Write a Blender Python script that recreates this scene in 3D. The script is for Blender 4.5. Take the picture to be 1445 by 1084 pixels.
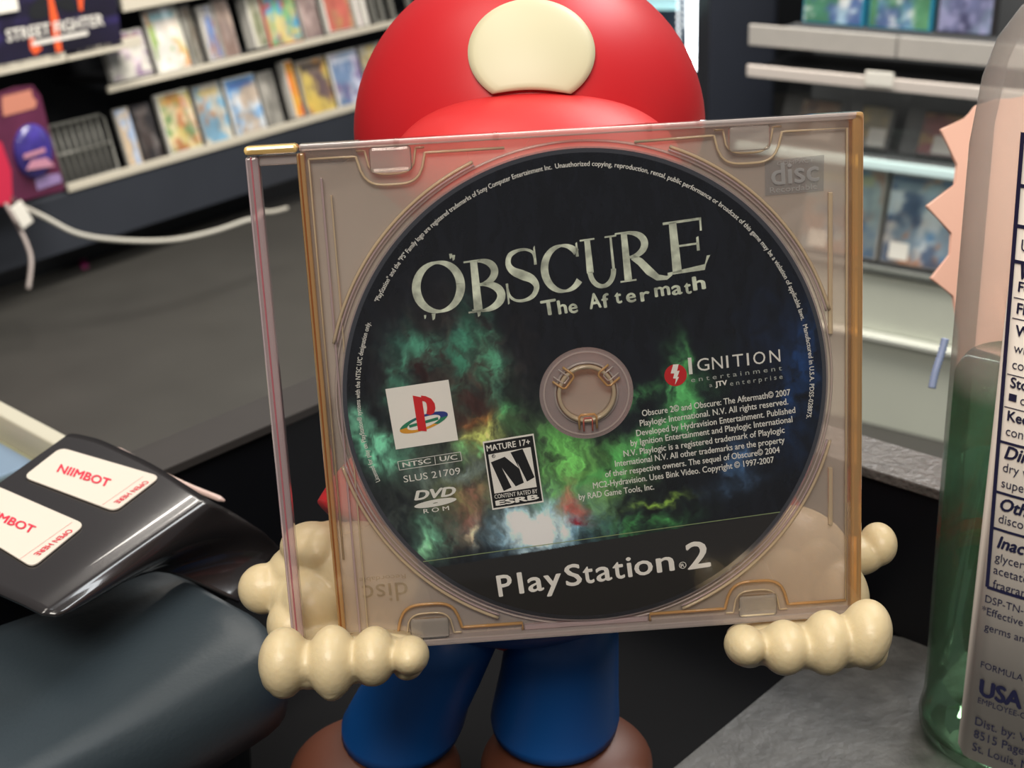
import bpy, bmesh, math, random
import numpy as np
from mathutils import Vector, Matrix
for o in list(bpy.data.objects): bpy.data.objects.remove(o)
scn = bpy.context.scene
COL = scn.collection
random.seed(7)

# ------------------------------------------------------------------ camera, world, lights
FPX, CX, CY = 2000.0, 722.5, 542.0
PITCH, ROLL = math.radians(24), math.radians(2.4)
C = Vector((0, 0, .295))
F = Vector((0, math.cos(PITCH), -math.sin(PITCH)))
R0 = Vector((1, 0, 0)); U0 = Vector((0, math.sin(PITCH), math.cos(PITCH)))
RV = R0*math.cos(ROLL) - U0*math.sin(ROLL)
UV = U0*math.cos(ROLL) + R0*math.sin(ROLL)
cam_d = bpy.data.cameras.new('camera'); cam = bpy.data.objects.new('camera', cam_d); COL.objects.link(cam)
cam.matrix_world = Matrix(((RV.x, UV.x, -F.x, C.x), (RV.y, UV.y, -F.y, C.y), (RV.z, UV.z, -F.z, C.z), (0, 0, 0, 1)))
cam_d.sensor_width = 36; cam_d.lens = 36*FPX/1445; cam_d.clip_start = .01; cam_d.clip_end = 60
cam_d.dof.use_dof = True; cam_d.dof.focus_distance = .345; cam_d.dof.aperture_fstop = 28
scn.camera = cam
scn.view_settings.view_transform = 'Standard'; scn.view_settings.look = 'None'
scn.view_settings.gamma = 1; scn.view_settings.use_curve_mapping = False
scn.view_settings.exposure = 0.0
w = bpy.data.worlds.new('world'); scn.world = w; w.use_nodes = True
w.node_tree.nodes['Background'].inputs[0].default_value = (.90, .93, 1, 1)
w.node_tree.nodes['Background'].inputs[1].default_value = .13

def area(name, loc, size, power, color, target):
    l = bpy.data.lights.new(name, 'AREA'); l.shape = 'RECTANGLE'; l.size, l.size_y = size; l.energy = power; l.color = color
    o = bpy.data.objects.new(name, l); COL.objects.link(o); o.location = loc
    o.rotation_euler = (Vector(target)-Vector(loc)).to_track_quat('-Z', 'Y').to_euler()
    return o
WARM = (1, .93, .84); COOL = (.93, .97, 1)
area('ceiling_panel_light', (-.35, .35, 1.65), (1.2, .6), 13, WARM, (-.1, .4, 0))
area('ceiling_panel_light', (.9, 1.2, 1.65), (1.2, .6), 24, COOL, (.6, 1.2, 0))
area('ceiling_panel_light', (-.2, -.9, 1.65), (1.2, .6), 38, WARM, (0, .1, 0))
area('ceiling_panel_light', (-.1, 3.0, 1.65), (1.4, .8), 120, WARM, (-.9, 4.1, -.8))
area('ceiling_panel_light', (1.0, 1.8, 1.65), (1.2, .6), 52, WARM, (1.2, 3.0, -.8))

# ------------------------------------------------------------------ geometry helpers
def ray(x, y): return F + RV*((x-CX)/FPX) - UV*((y-CY)/FPX)
def at(x, y, d): return C + ray(x, y)*d
def onz(x, y, z):
    d = ray(x, y); return C + d*((z-C.z)/d.z)
def pln(x, y, P, n):
    d = ray(x, y); return C + d*((P-C).dot(n)/d.dot(n))

def s2l(c):
    c = c/255.0
    return c/12.92 if c <= .04045 else ((c+.055)/1.055)**2.4
def rgb(r, g, b): return (s2l(r), s2l(g), s2l(b), 1)

def mat(name, col, rough=.5, metal=0, bump=0, bscale=200, var=0, vscale=30, coat=0, emit=None, estr=0, attr=None, spec=.5, sss=0):
    m = bpy.data.materials.new(name); m.use_nodes = True
    nt = m.node_tree; b = nt.nodes['Principled BSDF']
    b.inputs['Base Color'].default_value = col; b.inputs['Roughness'].default_value = rough
    b.inputs['Metallic'].default_value = metal; b.inputs['Coat Weight'].default_value = coat
    b.inputs['Specular IOR Level'].default_value = spec
    if sss:
        b.inputs['Subsurface Weight'].default_value = sss; b.inputs['Subsurface Radius'].default_value = (.006, .004, .002); b.inputs['Subsurface Scale'].default_value = 1
    if emit: b.inputs['Emission Color'].default_value = emit; b.inputs['Emission Strength'].default_value = estr
    tc = nt.nodes.new('ShaderNodeTexCoord')
    if attr:
        a = nt.nodes.new('ShaderNodeAttribute'); a.attribute_name = attr; nt.links.new(a.outputs['Color'], b.inputs['Base Color'])
    if var:
        n = nt.nodes.new('ShaderNodeTexNoise'); n.inputs['Scale'].default_value = vscale; n.inputs['Detail'].default_value = 6
        nt.links.new(tc.outputs['Object'], n.inputs['Vector'])
        mp = nt.nodes.new('ShaderNodeMapRange'); mp.inputs['To Min'].default_value = 1-var; mp.inputs['To Max'].default_value = 1+var
        mp.inputs['From Min'].default_value = .3; mp.inputs['From Max'].default_value = .7
        nt.links.new(n.outputs['Fac'], mp.inputs['Value'])
        mx = nt.nodes.new('ShaderNodeVectorMath'); mx.operation = 'SCALE'; mx.inputs[0].default_value = col[:3]
        if attr: nt.links.new(a.outputs['Color'], mx.inputs[0])
        nt.links.new(mp.outputs[0], mx.inputs['Scale']); nt.links.new(mx.outputs[0], b.inputs['Base Color'])
    if bump:
        n = nt.nodes.new('ShaderNodeTexNoise'); n.inputs['Scale'].default_value = bscale; n.inputs['Detail'].default_value = 3
        nt.links.new(tc.outputs['Object'], n.inputs['Vector'])
        bp = nt.nodes.new('ShaderNodeBump'); bp.inputs['Strength'].default_value = bump; bp.inputs['Distance'].default_value = .001
        nt.links.new(n.outputs['Fac'], bp.inputs['Height']); nt.links.new(bp.outputs[0], b.inputs['Normal'])
    return m

def clear(name, tint=(1, 1, 1, 1), haze=0.0, hazecol=(.8, .8, .8, 1), rough=.05, gloss=1.0, ior=1.45, hz_noise=0):
    """thin clear plastic: see-through, with fresnel reflection and a little milky haze"""
    m = bpy.data.materials.new(name); m.use_nodes = True; nt = m.node_tree
    for n in list(nt.nodes): nt.nodes.remove(n)
    out = nt.nodes.new('ShaderNodeOutputMaterial')
    tr = nt.nodes.new('ShaderNodeBsdfTransparent'); tr.inputs[0].default_value = tint
    gl = nt.nodes.new('ShaderNodeBsdfGlossy'); gl.inputs['Roughness'].default_value = rough
    df = nt.nodes.new('ShaderNodeBsdfDiffuse'); df.inputs[0].default_value = hazecol
    m1 = nt.nodes.new('ShaderNodeMixShader'); m1.inputs[0].default_value = haze
    nt.links.new(tr.outputs[0], m1.inputs[1]); nt.links.new(df.outputs[0], m1.inputs[2])
    if hz_noise:
        tc = nt.nodes.new('ShaderNodeTexCoord'); no = nt.nodes.new('ShaderNodeTexNoise'); no.inputs['Scale'].default_value = hz_noise
        mp = nt.nodes.new('ShaderNodeMapRange'); mp.inputs['To Min'].default_value = haze*.7; mp.inputs['To Max'].default_value = haze*1.3
        nt.links.new(tc.outputs['Object'], no.inputs['Vector']); nt.links.new(no.outputs['Fac'], mp.inputs['Value']); nt.links.new(mp.outputs[0], m1.inputs[0])
    fr = nt.nodes.new('ShaderNodeFresnel'); fr.inputs[0].default_value = ior
    mu = nt.nodes.new('ShaderNodeMath'); mu.operation = 'MULTIPLY'; mu.inputs[1].default_value = gloss
    nt.links.new(fr.outputs[0], mu.inputs[0])
    m2 = nt.nodes.new('ShaderNodeMixShader'); nt.links.new(mu.outputs[0], m2.inputs[0])
    nt.links.new(m1.outputs[0], m2.inputs[1]); nt.links.new(gl.outputs[0], m2.inputs[2]); nt.links.new(m2.outputs[0], out.inputs[0])
    return m

def link(name, me, m=None, parent=None, smooth=False, M=None):
    o = bpy.data.objects.new(name, me); COL.objects.link(o)
    if m is not None:
        for mm in (m if isinstance(m, (list, tuple)) else [m]): me.materials.append(mm)
    if smooth: me.polygons.foreach_set('use_smooth', [True]*len(me.polygons))
    if M is not None: o.matrix_world = M
    if parent is not None: o.parent = parent
    return o
def mesh(vs, fs, name='m'):
    me = bpy.data.meshes.new(name); me.from_pydata([tuple(v) for v in vs], [], [tuple(f) for f in fs]); me.update(); return me
def bm2(bm):
    bmesh.ops.recalc_face_normals(bm, faces=bm.faces[:])
    me = bpy.data.meshes.new('m'); bm.to_mesh(me); bm.free(); return me
def tag(o, label=None, cat=None, group=None, kind=None):
    if label: o['label'] = label
    if cat: o['category'] = cat
    if group: o['group'] = group
    if kind: o['kind'] = kind
    return o
def thing(name, label, cat, M=Matrix(), group=None):
    o = bpy.data.objects.new(name, None); COL.objects.link(o); o.matrix_world = M; o.empty_display_size = .01
    return tag(o, label, cat, group)
def add_box(bm, lo, hi, M=None):
    vs = [bm.verts.new(Vector((x, y, z))) for z in (lo[2], hi[2]) for y in (lo[1], hi[1]) for x in (lo[0], hi[0])]
    for f in ((0, 2, 3, 1), (4, 5, 7, 6), (0, 1, 5, 4), (2, 6, 7, 3), (0, 4, 6, 2), (1, 3, 7, 5)): bm.faces.new([vs[i] for i in f])
    if M is not None:
        for v in vs: v.co = M @ v.co
    return vs
def box_me(lo, hi, bev=0, seg=2, M=None):
    bm = bmesh.new(); add_box(bm, lo, hi)
    if bev: bmesh.ops.bevel(bm, geom=bm.edges[:], offset=bev, segments=seg, affect='EDGES', profile=.5)
    if M is not None: bmesh.ops.transform(bm, matrix=M, verts=bm.verts[:])
    return bm2(bm)
def prism_me(poly, a, b, bev=0, M=None):
    """poly: 2D outline in x,y, extruded z from a to b"""
    bm = bmesh.new(); lo = [bm.verts.new((x, y, a)) for x, y in poly]; hi = [bm.verts.new((x, y, b)) for x, y in poly]
    n = len(poly); bm.faces.new(lo[::-1]); bm.faces.new(hi)
    for i in range(n): bm.faces.new((lo[i], lo[(i+1) % n], hi[(i+1) % n], hi[i]))
    if bev: bmesh.ops.bevel(bm, geom=bm.edges[:], offset=bev, segments=2, affect='EDGES', profile=.5)
    if M is not None: bmesh.ops.transform(bm, matrix=M, verts=bm.verts[:])
    return bm2(bm)
def tube_me(pts, rad, seg=10, closed=False):
    pts = [Vector(p) for p in pts]; n = len(pts); vs = []; fs = []
    up = None
    for i, p in enumerate(pts):
        t = (pts[(i+1) % n if closed else min(i+1, n-1)] - pts[(i-1) % n if closed else max(i-1, 0)]).normalized()
        if up is None:
            up = t.cross(Vector((0, 0, 1)));
            if up.length < .1: up = t.cross(Vector((0, 1, 0)))
        up = (up - t*up.dot(t)).normalized(); b = t.cross(up)
        r = rad[i] if isinstance(rad, (list, tuple)) else rad
        for k in range(seg):
            a = 2*math.pi*k/seg; vs.append(p + (up*math.cos(a)+b*math.sin(a))*r)
    m = n if closed else n-1
    for i in range(m):
        for k in range(seg):
            j = (i+1) % n; fs.append((i*seg+k, i*seg+(k+1) % seg, j*seg+(k+1) % seg, j*seg+k))
    if not closed:
        fs.append(tuple(range(seg))[::-1]); fs.append(tuple((n-1)*seg+k for k in range(seg)))
    return mesh(vs, fs)
def smoothpts(p, n=8):
    p = [Vector(q) for q in p]; out = []
    for i in range(len(p)-1):
        a, b, c, d = p[max(i-1, 0)], p[i], p[i+1], p[min(i+2, len(p)-1)]
        for k in range(n):
            t = k/n; out.append(.5*((2*b)+(c-a)*t+(2*a-5*b+4*c-d)*t*t+(3*b-a-3*c+d)*t**3))
    out.append(p[-1]); return out
def frameM(o, x, y, z): return Matrix(((x[0], y[0], z[0], o[0]), (x[1], y[1], z[1], o[1]), (x[2], y[2], z[2], o[2]), (0, 0, 0, 1)))
def blob_me(parts, voxel=.0009, smooth=6):
    """smooth union of ellipsoids: parts = (centre, radii, rotation matrix or None)"""
    bm = bmesh.new()
    for c, r, rot in parts:
        g = bmesh.ops.create_icosphere(bm, subdivisions=4, radius=1)['verts']
        M = Matrix.Translation(c) @ ((rot.to_4x4()) if rot is not None else Matrix()) @ Matrix.Diagonal((r[0], r[1], r[2], 1))
        bmesh.ops.transform(bm, matrix=M, verts=g)
    me = bpy.data.meshes.new('b'); bm.to_mesh(me); bm.free()
    o = bpy.data.objects.new('tmp', me); COL.objects.link(o)
    md = o.modifiers.new('r', 'REMESH'); md.mode = 'VOXEL'; md.voxel_size = voxel
    ms = o.modifiers.new('s', 'SMOOTH'); ms.factor = .5; ms.iterations = smooth
    dg = bpy.context.evaluated_depsgraph_get(); dg.update()
    res = bpy.data.meshes.new_from_object(o.evaluated_get(dg)); bpy.data.objects.remove(o)
    return res
def ellipsoid_me(r, u=40, v=24):
    bm = bmesh.new(); bmesh.ops.create_uvsphere(bm, u_segments=u, v_segments=v, radius=1)
    for q in bm.verts: q.co = Vector((q.co.x*r[0], q.co.y*r[1], q.co.z*r[2]))
    return bm2(bm)

# ---- lettering: outlines of the built-in font as flat mesh
_cache = {}
def glyphs(txt, bold=0.0, shear=0.0):
    k = (txt, bold, shear)
    if k in _cache: return _cache[k]
    cu = bpy.data.curves.new('t', 'FONT'); cu.body = txt; cu.size = 1; cu.resolution_u = 3; cu.shear = shear
    o = bpy.data.objects.new('t', cu); COL.objects.link(o)
    dg = bpy.context.evaluated_depsgraph_get(); dg.update()
    me = bpy.data.meshes.new_from_object(o.evaluated_get(dg))
    V = np.zeros(len(me.vertices)*3); me.vertices.foreach_get('co', V); V = V.reshape(-1, 3)*np.array((1, 1, 0))
    Fc = [tuple(p.vertices) for p in me.polygons]
    if bold:
        V0, F0 = V, Fc; V = []; Fc = []
        for k_, (sx, sy) in enumerate(((-bold, 0), (bold, 0), (0, bold*.7), (0, -bold*.7), (0, 0))):
            V.append(V0+np.array((sx, sy, k_))); Fc += [tuple(i+k_*len(V0) for i in f) for f in F0]
        V = np.concatenate(V)
    bpy.data.objects.remove(o); bpy.data.curves.remove(cu); bpy.data.meshes.remove(me)
    _cache[k] = (V, Fc); return V, Fc
class Flat:
    """collects flat print on a plane; z raised a hair"""
    def __init__(s): s.v = []; s.f = []
    def add(s, V, Fc, z=0, lay=None):
        n = len(s.v); s.v += [(float(p[0]), float(p[1]), z+(0 if lay is None else float(lay[i]))) for i, p in enumerate(V)]; s.f += [tuple(i+n for i in f) for f in Fc]
    def poly(s, P, z=0): s.add(P, [tuple(range(len(P)))], z)
    def text(s, txt, a, b, h, bold=0, shear=0, z=0, up=None):
        """baseline a->b (2D), capital height h; string stretched to fit"""
        V, Fc = glyphs(txt, bold, shear)
        x0, x1 = V[:, 0].min(), V[:, 0].max(); a = np.array(a); b = np.array(b)
        ex = (b-a)/(x1-x0); d = (b-a)/np.linalg.norm(b-a); ey = np.array(up) if up is not None else np.array((-d[1], d[0]))
        ey = ey*(h/.7)
        s.add(a + np.outer(V[:, 0]-x0, ex) + np.outer(V[:, 1], ey), Fc, z, V[:, 2]*h*.004)
    def line(s, a, b, w, z=0):
        a = np.array(a); b = np.array(b); d = (b-a)/np.linalg.norm(b-a); n = np.array((-d[1], d[0]))*w/2
        s.poly([a-n, b-n, b+n, a+n], z)
    def arc_text(s, txt, r, a0, a1, h, bold=0, z=0):
        V, Fc = glyphs(txt, bold); x0, x1 = V[:, 0].min(), V[:, 0].max()
        ang = a0+(V[:, 0]-x0)/(x1-x0)*(a1-a0); rr = r+V[:, 1]*h/.7
        s.add(np.stack([rr*np.cos(ang), rr*np.sin(ang)], 1), Fc, z, V[:, 2]*h*.004)
    def build(s, name, m, parent, M=None): return link(name, mesh(s.v, s.f), m, parent, M=M)

# ------------------------------------------------------------------ materials
M_black_gloss = mat('black_laminate', rgb(13, 14, 18), .35, var=.2)
M_black = mat('black_panel', rgb(16, 19, 24), .6, var=.15, vscale=8)
M_floor = mat('dark_floor', rgb(58, 57, 54), .55, var=.10, vscale=5, bump=.2, bscale=60)
M_slate = mat('slate_kick', rgb(46, 50, 58), .5, var=.08, vscale=4)
M_shelf = mat('beige_metal_shelf', rgb(196, 190, 174), .45)
M_grey_shelf = mat('grey_metal_shelf', rgb(170, 166, 160), .4, var=.03)
M_dark_panel = mat('charcoal_panel', rgb(58, 60, 62), .6, var=.1, vscale=6)
M_pale_panel = mat('pale_green_grey_panel', rgb(196, 200, 186), .35, var=.04, vscale=4)
M_cover = mat('printed_cover', (1, 1, 1, 1), .3, attr='Col', coat=.4)
M_white_case = mat('white_case_plastic', rgb(206, 204, 196), .3)
M_gray_case = mat('clear_grey_case_plastic', rgb(150, 148, 142), .25)
M_red_case = mat('red_case_plastic', rgb(170, 40, 50), .3)
M_dark_case = mat('dark_case_plastic', rgb(48, 46, 48), .3)
M_teal_case = mat('teal_case_plastic', rgb(40, 130, 160), .3)
M_paper = mat('white_paper', rgb(225, 222, 212), .7)

# ------------------------------------------------------------------ the setting
LA = math.radians(50); dL = Vector((math.cos(LA), math.sin(LA), 0)); nL = Vector((dL.y, -dL.x, 0)); AL = onz(0, 439, -1.05)
RA = math.radians(-37); dR = Vector((math.cos(RA), math.sin(RA), 0)); nR = Vector((dR.y, -dR.x, 0)); AR = at(1216, 369, 2.95)
ML = frameM((AL.x, AL.y, 0), dL, -nL, (0, 0, 1)); MR = frameM((AR.x, AR.y, 0), dR, -nR, (0, 0, 1))
MLi = ML.inverted(); MRi = MR.inverted()
def pL(x, y, o=0): return MLi @ pln(x, y, AL+nL*o, nL)      # local (along wall, into wall, height)
def pR(x, y, o=0): return MRi @ pln(x, y, AR+nR*o, nR)
def struct(name, me, m, M=None, parent=None):
    o = link(name, me, m, parent, M=M)
    if parent is None: o['kind'] = 'structure'
    return o
struct('floor', box_me((-3.5, -1.6, -1.10), (3.8, 7.5, -1.05)), M_floor)
struct('wall_left', box_me((-2.6, .28, -1.05), (2.55, .34, 1.4)), M_black, ML)
rw0 = pR(1062, 50).x
struct('wall_right', box_me((rw0, .30, -1.05), (2.6, .36, 1.4)), M_dark_panel, MR)
struct('wall_back', box_me((-.9, 5.9, -1.05), (1.6, 5.96, 1.4)), M_black)

# ---- left display wall
L1a, L1b = pL(0, 107, .08), pL(200, 60, .08)
L2a, L2b = pL(160, 129), pL(600, 26)
L3a, L3b = pL(94, 265), pL(540, 149)
L4a, L4b = pL(0, 383), pL(349, 276)
z2 = (L2a.z+L2b.z)/2; z3 = (L3a.z+L3b.z)/2; z4 = (L4a.z+L4b.z)/2
def shelf(name, s0, s1, zb, lip, front, label, M, m, seams=(), depth=.26, pm=None):
    t = thing(name, label, 'shelf', M @ Matrix.Translation((0, 0, 0)))
    bm = bmesh.new(); add_box(bm, (s0, front+.004, zb+.002), (s1, front+depth, zb+.010))
    link('deck', bm2(bm), pm or M_black, t)
    xs = [s0]+list(seams)+[s1]
    for a, b in zip(xs[:-1], xs[1:]):
        link('front_lip', box_me((a+.001, front-.006, zb), (b-.003, front+.004, zb+lip), .0015), m, t)
    return t
shelf('wall_shelf', L3a.x, 2.35, z3, .022, 0, 'long beige shelf lip carrying the lower row of game cases', ML, M_shelf, (1.55,))
shelf('wall_shelf', L2a.x-.02, 2.35, z2, .018, 0, 'long beige shelf lip carrying the upper row of game cases', ML, M_shelf, (1.3,))
shelf('wall_shelf', pL(-160, 144, .08).x, L1b.x, (L1a.z+L1b.z)/2-.002, .026, -.08, 'cream shelf edge under the purple fighting game banner', ML, M_shelf, (pL(94, 85, .08).x,), depth=.34)
L0a = pL(172, 17, .0); L0b = pL(250, -5, 0)
shelf('wall_shelf', L0a.x, 2.35, L0a.z, .05, 0, 'beige shelf at the top left frame edge above the upper case row', ML, M_shelf)
k = thing('kick_panel', 'dark slate panel under the lowest shelf of the left display wall', 'panel', ML)
link('panel', box_me((-1.2, .0, z4), (2.35, .03, z3-.004), .003), M_slate, k)
link('plinth', box_me((-1.2, .16, -1.05), (2.35, .19, z4)), M_black, k)

def noise2(nx, ny, rs, oct=3):
    out = np.zeros((ny, nx))
    for k in range(oct):
        g = rs.rand(3*2**k+2, 3*2**k+2); yy = np.linspace(0, 3*2**k, ny); xx = np.linspace(0, 3*2**k, nx)
        yi = yy.astype(int); xi = xx.astype(int); fy = (yy-yi)[:, None]; fx = (xx-xi)[None]
        v = g[yi][:, xi]*(1-fy)*(1-fx)+g[yi+1][:, xi]*fy*(1-fx)+g[yi][:, xi+1]*(1-fy)*fx+g[yi+1][:, xi+1]*fy*fx
        out += (v-.5)/1.5**k
    return out
def lin(c): c = np.asarray(c, float)/255; return np.where(c <= .04045, c/12.92, ((c+.055)/1.055)**2.4)
def cover_mesh(x0, x1, z0, z1, y, pal, seed, nx=20, ny=26, bands=True):
    """printed cover: soft irregular patches of the palette; pal[0] background, last one the title band"""
    rs = np.random.RandomState(seed)
    img = np.zeros((ny, nx, 3)) + pal[0]
    for c in (pal[1:-1] if len(pal) > 3 else pal[1:]):
        m = np.clip(noise2(nx, ny, rs, 4)*4+.15, 0, .85)[..., None]; img = img*(1-m)+np.array(c)*m
    img = img*(1+.22*noise2(nx, ny, rs, 4))[..., None]*.9+14
    if bands:
        img[int(ny*.84):int(ny*.95), int(nx*.12):int(nx*.88)] = .5*img[int(ny*.84):int(ny*.95), int(nx*.12):int(nx*.88)]+.5*np.array(pal[-1])
    img = lin(np.clip(img, 0, 255))
    vs = [(x0+(x1-x0)*i/(nx-1), y, z0+(z1-z0)*j/(ny-1)) for j in range(ny) for i in range(nx)]
    fs = [(j*nx+i, j*nx+i+1, (j+1)*nx+i+1, (j+1)*nx+i) for j in range(ny-1) for i in range(nx-1)]
    me = mesh(vs, fs); ca = me.color_attributes.new('Col', 'FLOAT_COLOR', 'POINT')
    ca.data.foreach_set('color', np.concatenate([img.reshape(-1, 3), np.ones((nx*ny, 1))], 1).ravel().astype(np.float32))
    return me
def game_case(M, s0, s1, z, h, t, lean, pal, shell, label, group, seed, front=.012, tagm=None, name='game_case', cat='game case'):
    """s0..s1 along wall; stands on z; leans back"""
    wd = s1-s0
    T = M @ Matrix.Translation((s0, front+t, z)) @ Matrix.Rotation(-lean, 4, 'X')
    o = thing(name, label, cat, T, group)
    link('case_shell', box_me((0, -t, 0), (wd, 0, h), min(.0025, t*.3), 1), shell, o)
    link('cover_sheet', cover_mesh(.004, wd-.004, .005, h-.005, -t-.0006, pal, seed), M_cover, o)
    if tagm:
        link('price_sticker', box_me((wd*tagm[0], -t-.0016, h*.06), (wd*tagm[0]+.04, -t-.0009, h*.06+.035)), M_paper, o)
    return o
W_, G_, D_, K_ = (205, 202, 192), (150, 146, 138), (60, 56, 52), (28, 28, 30)
row1 = [ # x0, x1, y at lip, spine thickness, h, palette, shell, label
 (166, 222, .028, .135, [W_, (120, 90, 130), (215, 200, 205), (150, 100, 100)], M_white_case, 'small pale case with purple figure art, leftmost in upper row'),
 (229, 276, .014, .185, [(214, 212, 205), (214, 140, 70), (130, 165, 80), (225, 222, 215), (90, 170, 190)], M_white_case, 'pale case with orange and green art and a blue title, upper row'),
 (279, 293, .010, .180, [(140, 138, 128), (90, 92, 80), (110, 95, 80)], M_gray_case, 'narrow grey green case left of a thin white spine, upper row'),
 (303, 321, .022, .165, [(170, 165, 165), (150, 90, 80), (90, 120, 180), W_], M_white_case, 'thin-spined case with grey blue art, upper row'),
 (323, 345, .012, .185, [(140, 122, 115), (120, 95, 85), (170, 150, 135)], M_gray_case, 'brownish grey case left of the thickest white spine, upper row'),
 (368, 386, .050, .200, [(120, 125, 95), (70, 75, 60), (190, 185, 165)], M_white_case, 'case with the thickest white spine and dull green cover, upper row'),
 (388, 433, .016, .190, [(70, 150, 190), (190, 60, 60), (110, 170, 100), (215, 190, 120), (205, 195, 185)], M_red_case, 'red-framed case with bright blue and red art, upper row'),
 (436, 461, .010, .185, [(140, 120, 115), (165, 145, 140), (110, 90, 90)], M_gray_case, 'dull mauve brown case right of the red-framed one, upper row'),
 (470, 506, .024, .185, [(175, 120, 90), (190, 90, 80), (170, 130, 80), (200, 180, 160)], M_white_case, 'case with rust and orange cover behind a white spine, upper row'),
 (512, 517, .022, .175, [(210, 190, 195), W_], M_white_case, 'first slim white case of the pair on edge, upper row'),
 (522, 527, .022, .175, [(214, 205, 200), W_], M_white_case, 'second slim white case of the pair on edge, upper row'),
]
def xl(x, y0, k, x0, row): return pL(x, y0+k*(x-x0))
for i, (a, b, t, h, pal, sh, lab) in enumerate(row1):
    s0 = pL(a, 121-.234*(a-160)).x; s1 = pL(b, 121-.234*(b-160)).x
    game_case(ML, s0, s1, z2+.012, h, t, .24, pal, sh, lab, 'game cases on the upper left shelf', 10+i)
row2 = [
 (186, 207, .014, .170, [(190, 200, 215), (130, 160, 205), (210, 180, 140)], M_gray_case, 'clear case with pale blue art, leftmost in the lower row'),
 (209, 236, .010, .170, [(50, 42, 40), (95, 90, 88), (28, 26, 28), (120, 112, 108)], M_dark_case, 'almost black case beside the pale blue one, lower row'),
 (246, 291, .020, .180, [(190, 175, 100), (170, 95, 60), (90, 130, 80), (205, 190, 150), (210, 140, 50)], M_white_case, 'case with yellow, rust and green art, lower row'),
 (296, 335, .010, .180, [(190, 185, 170), (150, 105, 75), (95, 150, 185), (205, 175, 90)], M_gray_case, 'case with brown animal art and blue sky patch, lower row'),
 (339, 382, .010, .180, [(200, 208, 215), (80, 140, 200), (170, 150, 130), (50, 70, 140)], M_white_case, 'white and sky blue case with dark blue title, lower row'),
 (385, 407, .008, .175, [(140, 138, 130), (160, 156, 148), (110, 108, 102)], M_gray_case, 'plain grey case left of a broad white spine, lower row'),
 (423, 436, .036, .185, [(220, 120, 45), (200, 60, 40), (215, 170, 60)], M_white_case, 'narrow orange case behind a broad white spine, lower row'),
 (440, 480, .010, .180, [(130, 115, 100), (210, 140, 55), (95, 75, 80), (215, 190, 90), (30, 28, 32)], M_gray_case, 'black-topped case with brown and yellow art, lower row'),
 (484, 524, .010, .180, [(190, 192, 210), (110, 90, 140), (90, 120, 160), (225, 228, 235)], M_white_case, 'lilac and white case next to the red cap, lower row'),
 (528, 566, .010, .180, [(150, 145, 130), (210, 180, 90), (190, 188, 180)], M_gray_case, 'grey and yellow case half hidden by the red cap, lower row'),
]
for i, (a, b, t, h, pal, sh, lab) in enumerate(row2):
    s0 = pL(a, 257-.262*(a-94)).x; s1 = pL(b, 257-.262*(b-94)).x
    game_case(ML, s0, s1, z3+.012, h, t, .24, pal, sh, lab, 'game cases on the lower left shelf', 40+i)
# two empty clear keeper frames on the right end of the upper row
M_wire = mat('grey_wire', rgb(120, 120, 114), .4, .3)
for i, (a, b, lab) in enumerate([(534, 549, 'empty grey keeper frame nearer the white spines, upper row'), (560, 588, 'empty grey keeper frame touching the red cap outline, upper row')]):
    s0 = pL(a, 121-.234*(a-160)).x; s1 = pL(b, 121-.234*(b-160)).x; wd = s1-s0; h = .19
    t = thing('security_frame', lab, 'case frame', ML @ Matrix.Translation((s0, .03, z2+.012)) @ Matrix.Rotation(-.24, 4, 'X'), 'empty keeper frames')
    for lo, hi in (((0, -.02, 0), (.012, 0, h)), ((wd-.012, -.02, 0), (wd, 0, h)), ((.012, -.02, h*.72), (wd-.012, 0, h*.72+.008)), ((.012, -.02, 0), (wd-.012, 0, .008))):
        link('frame_bar', box_me(lo, hi, .001, 1), M_wire, t)
# wire rack
s0 = pL(84, 262).x; s1 = pL(176, 235).x
t = thing('wire_rack', 'grey wire rack with upright slots on the lowest shelf beside the purple package', 'rack', ML @ Matrix.Translation((s0, .03, z3+.012)) @ Matrix.Rotation(-.24, 4, 'X'))
wd = s1-s0; hh = .165
link('frame', tube_me([(0, 0, 0), (0, 0, hh-.012), (.012, 0, hh), (wd-.012, 0, hh), (wd, 0, hh-.012), (wd, 0, 0)], .0045, 8, True), M_wire, t, True)
link('cross_wire', tube_me([(0, 0, hh*.5), (wd, 0, hh*.5)], .0035, 8), M_wire, t, True)
for i in range(1, 10):
    link('upright_wire', tube_me([(wd*i/10, .003, 0), (wd*i/10, .003, hh)], .0035, 6), M_wire, t, True)
link('back_tray', box_me((0, .02, 0), (wd, .028, hh*.9)), mat('rack_tray', rgb(70, 70, 68), .5), t)

# banner on the cream shelf
bl = pL(-60, 121-11, .085); br = pL(172, 56, .085); zt = pL(165, -40, .085).z
zb = (L1a.z+L1b.z)/2+.012
t = thing('game_banner', 'dark purple banner with white block lettering standing on the cream shelf', 'sign', ML @ Matrix.Translation((bl.x, -.085, zb)))
wd = br.x-bl.x; hb = .27
pv = cover_mesh(0, wd, 0, hb, -.001, [(22, 19, 36), (52, 42, 112), (20, 18, 32), (24, 20, 40), (24, 22, 40)], 5, 40, 30, False)
link('board', box_me((0, 0, 0), (wd, .02, hb), .001), M_black, t)
link('print', pv, M_cover, t)
Mb = MLi
def bp(x, y):
    p = pL(x, y, .088); return np.array((p.x-bl.x, p.z-zb))
fl = Flat(); fl.text('STREET FIGHTER', bp(10, 59), bp(147, 35), .026*1.15, .03)
fl.line(bp(45, 62), bp(124, 46), .012)
M_banner_white = mat('banner_lettering', rgb(215, 212, 205), .5); M_orange = mat('orange_flash', rgb(225, 90, 45), .5)
rot = Matrix.Rotation(math.pi/2, 4, 'X')
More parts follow.
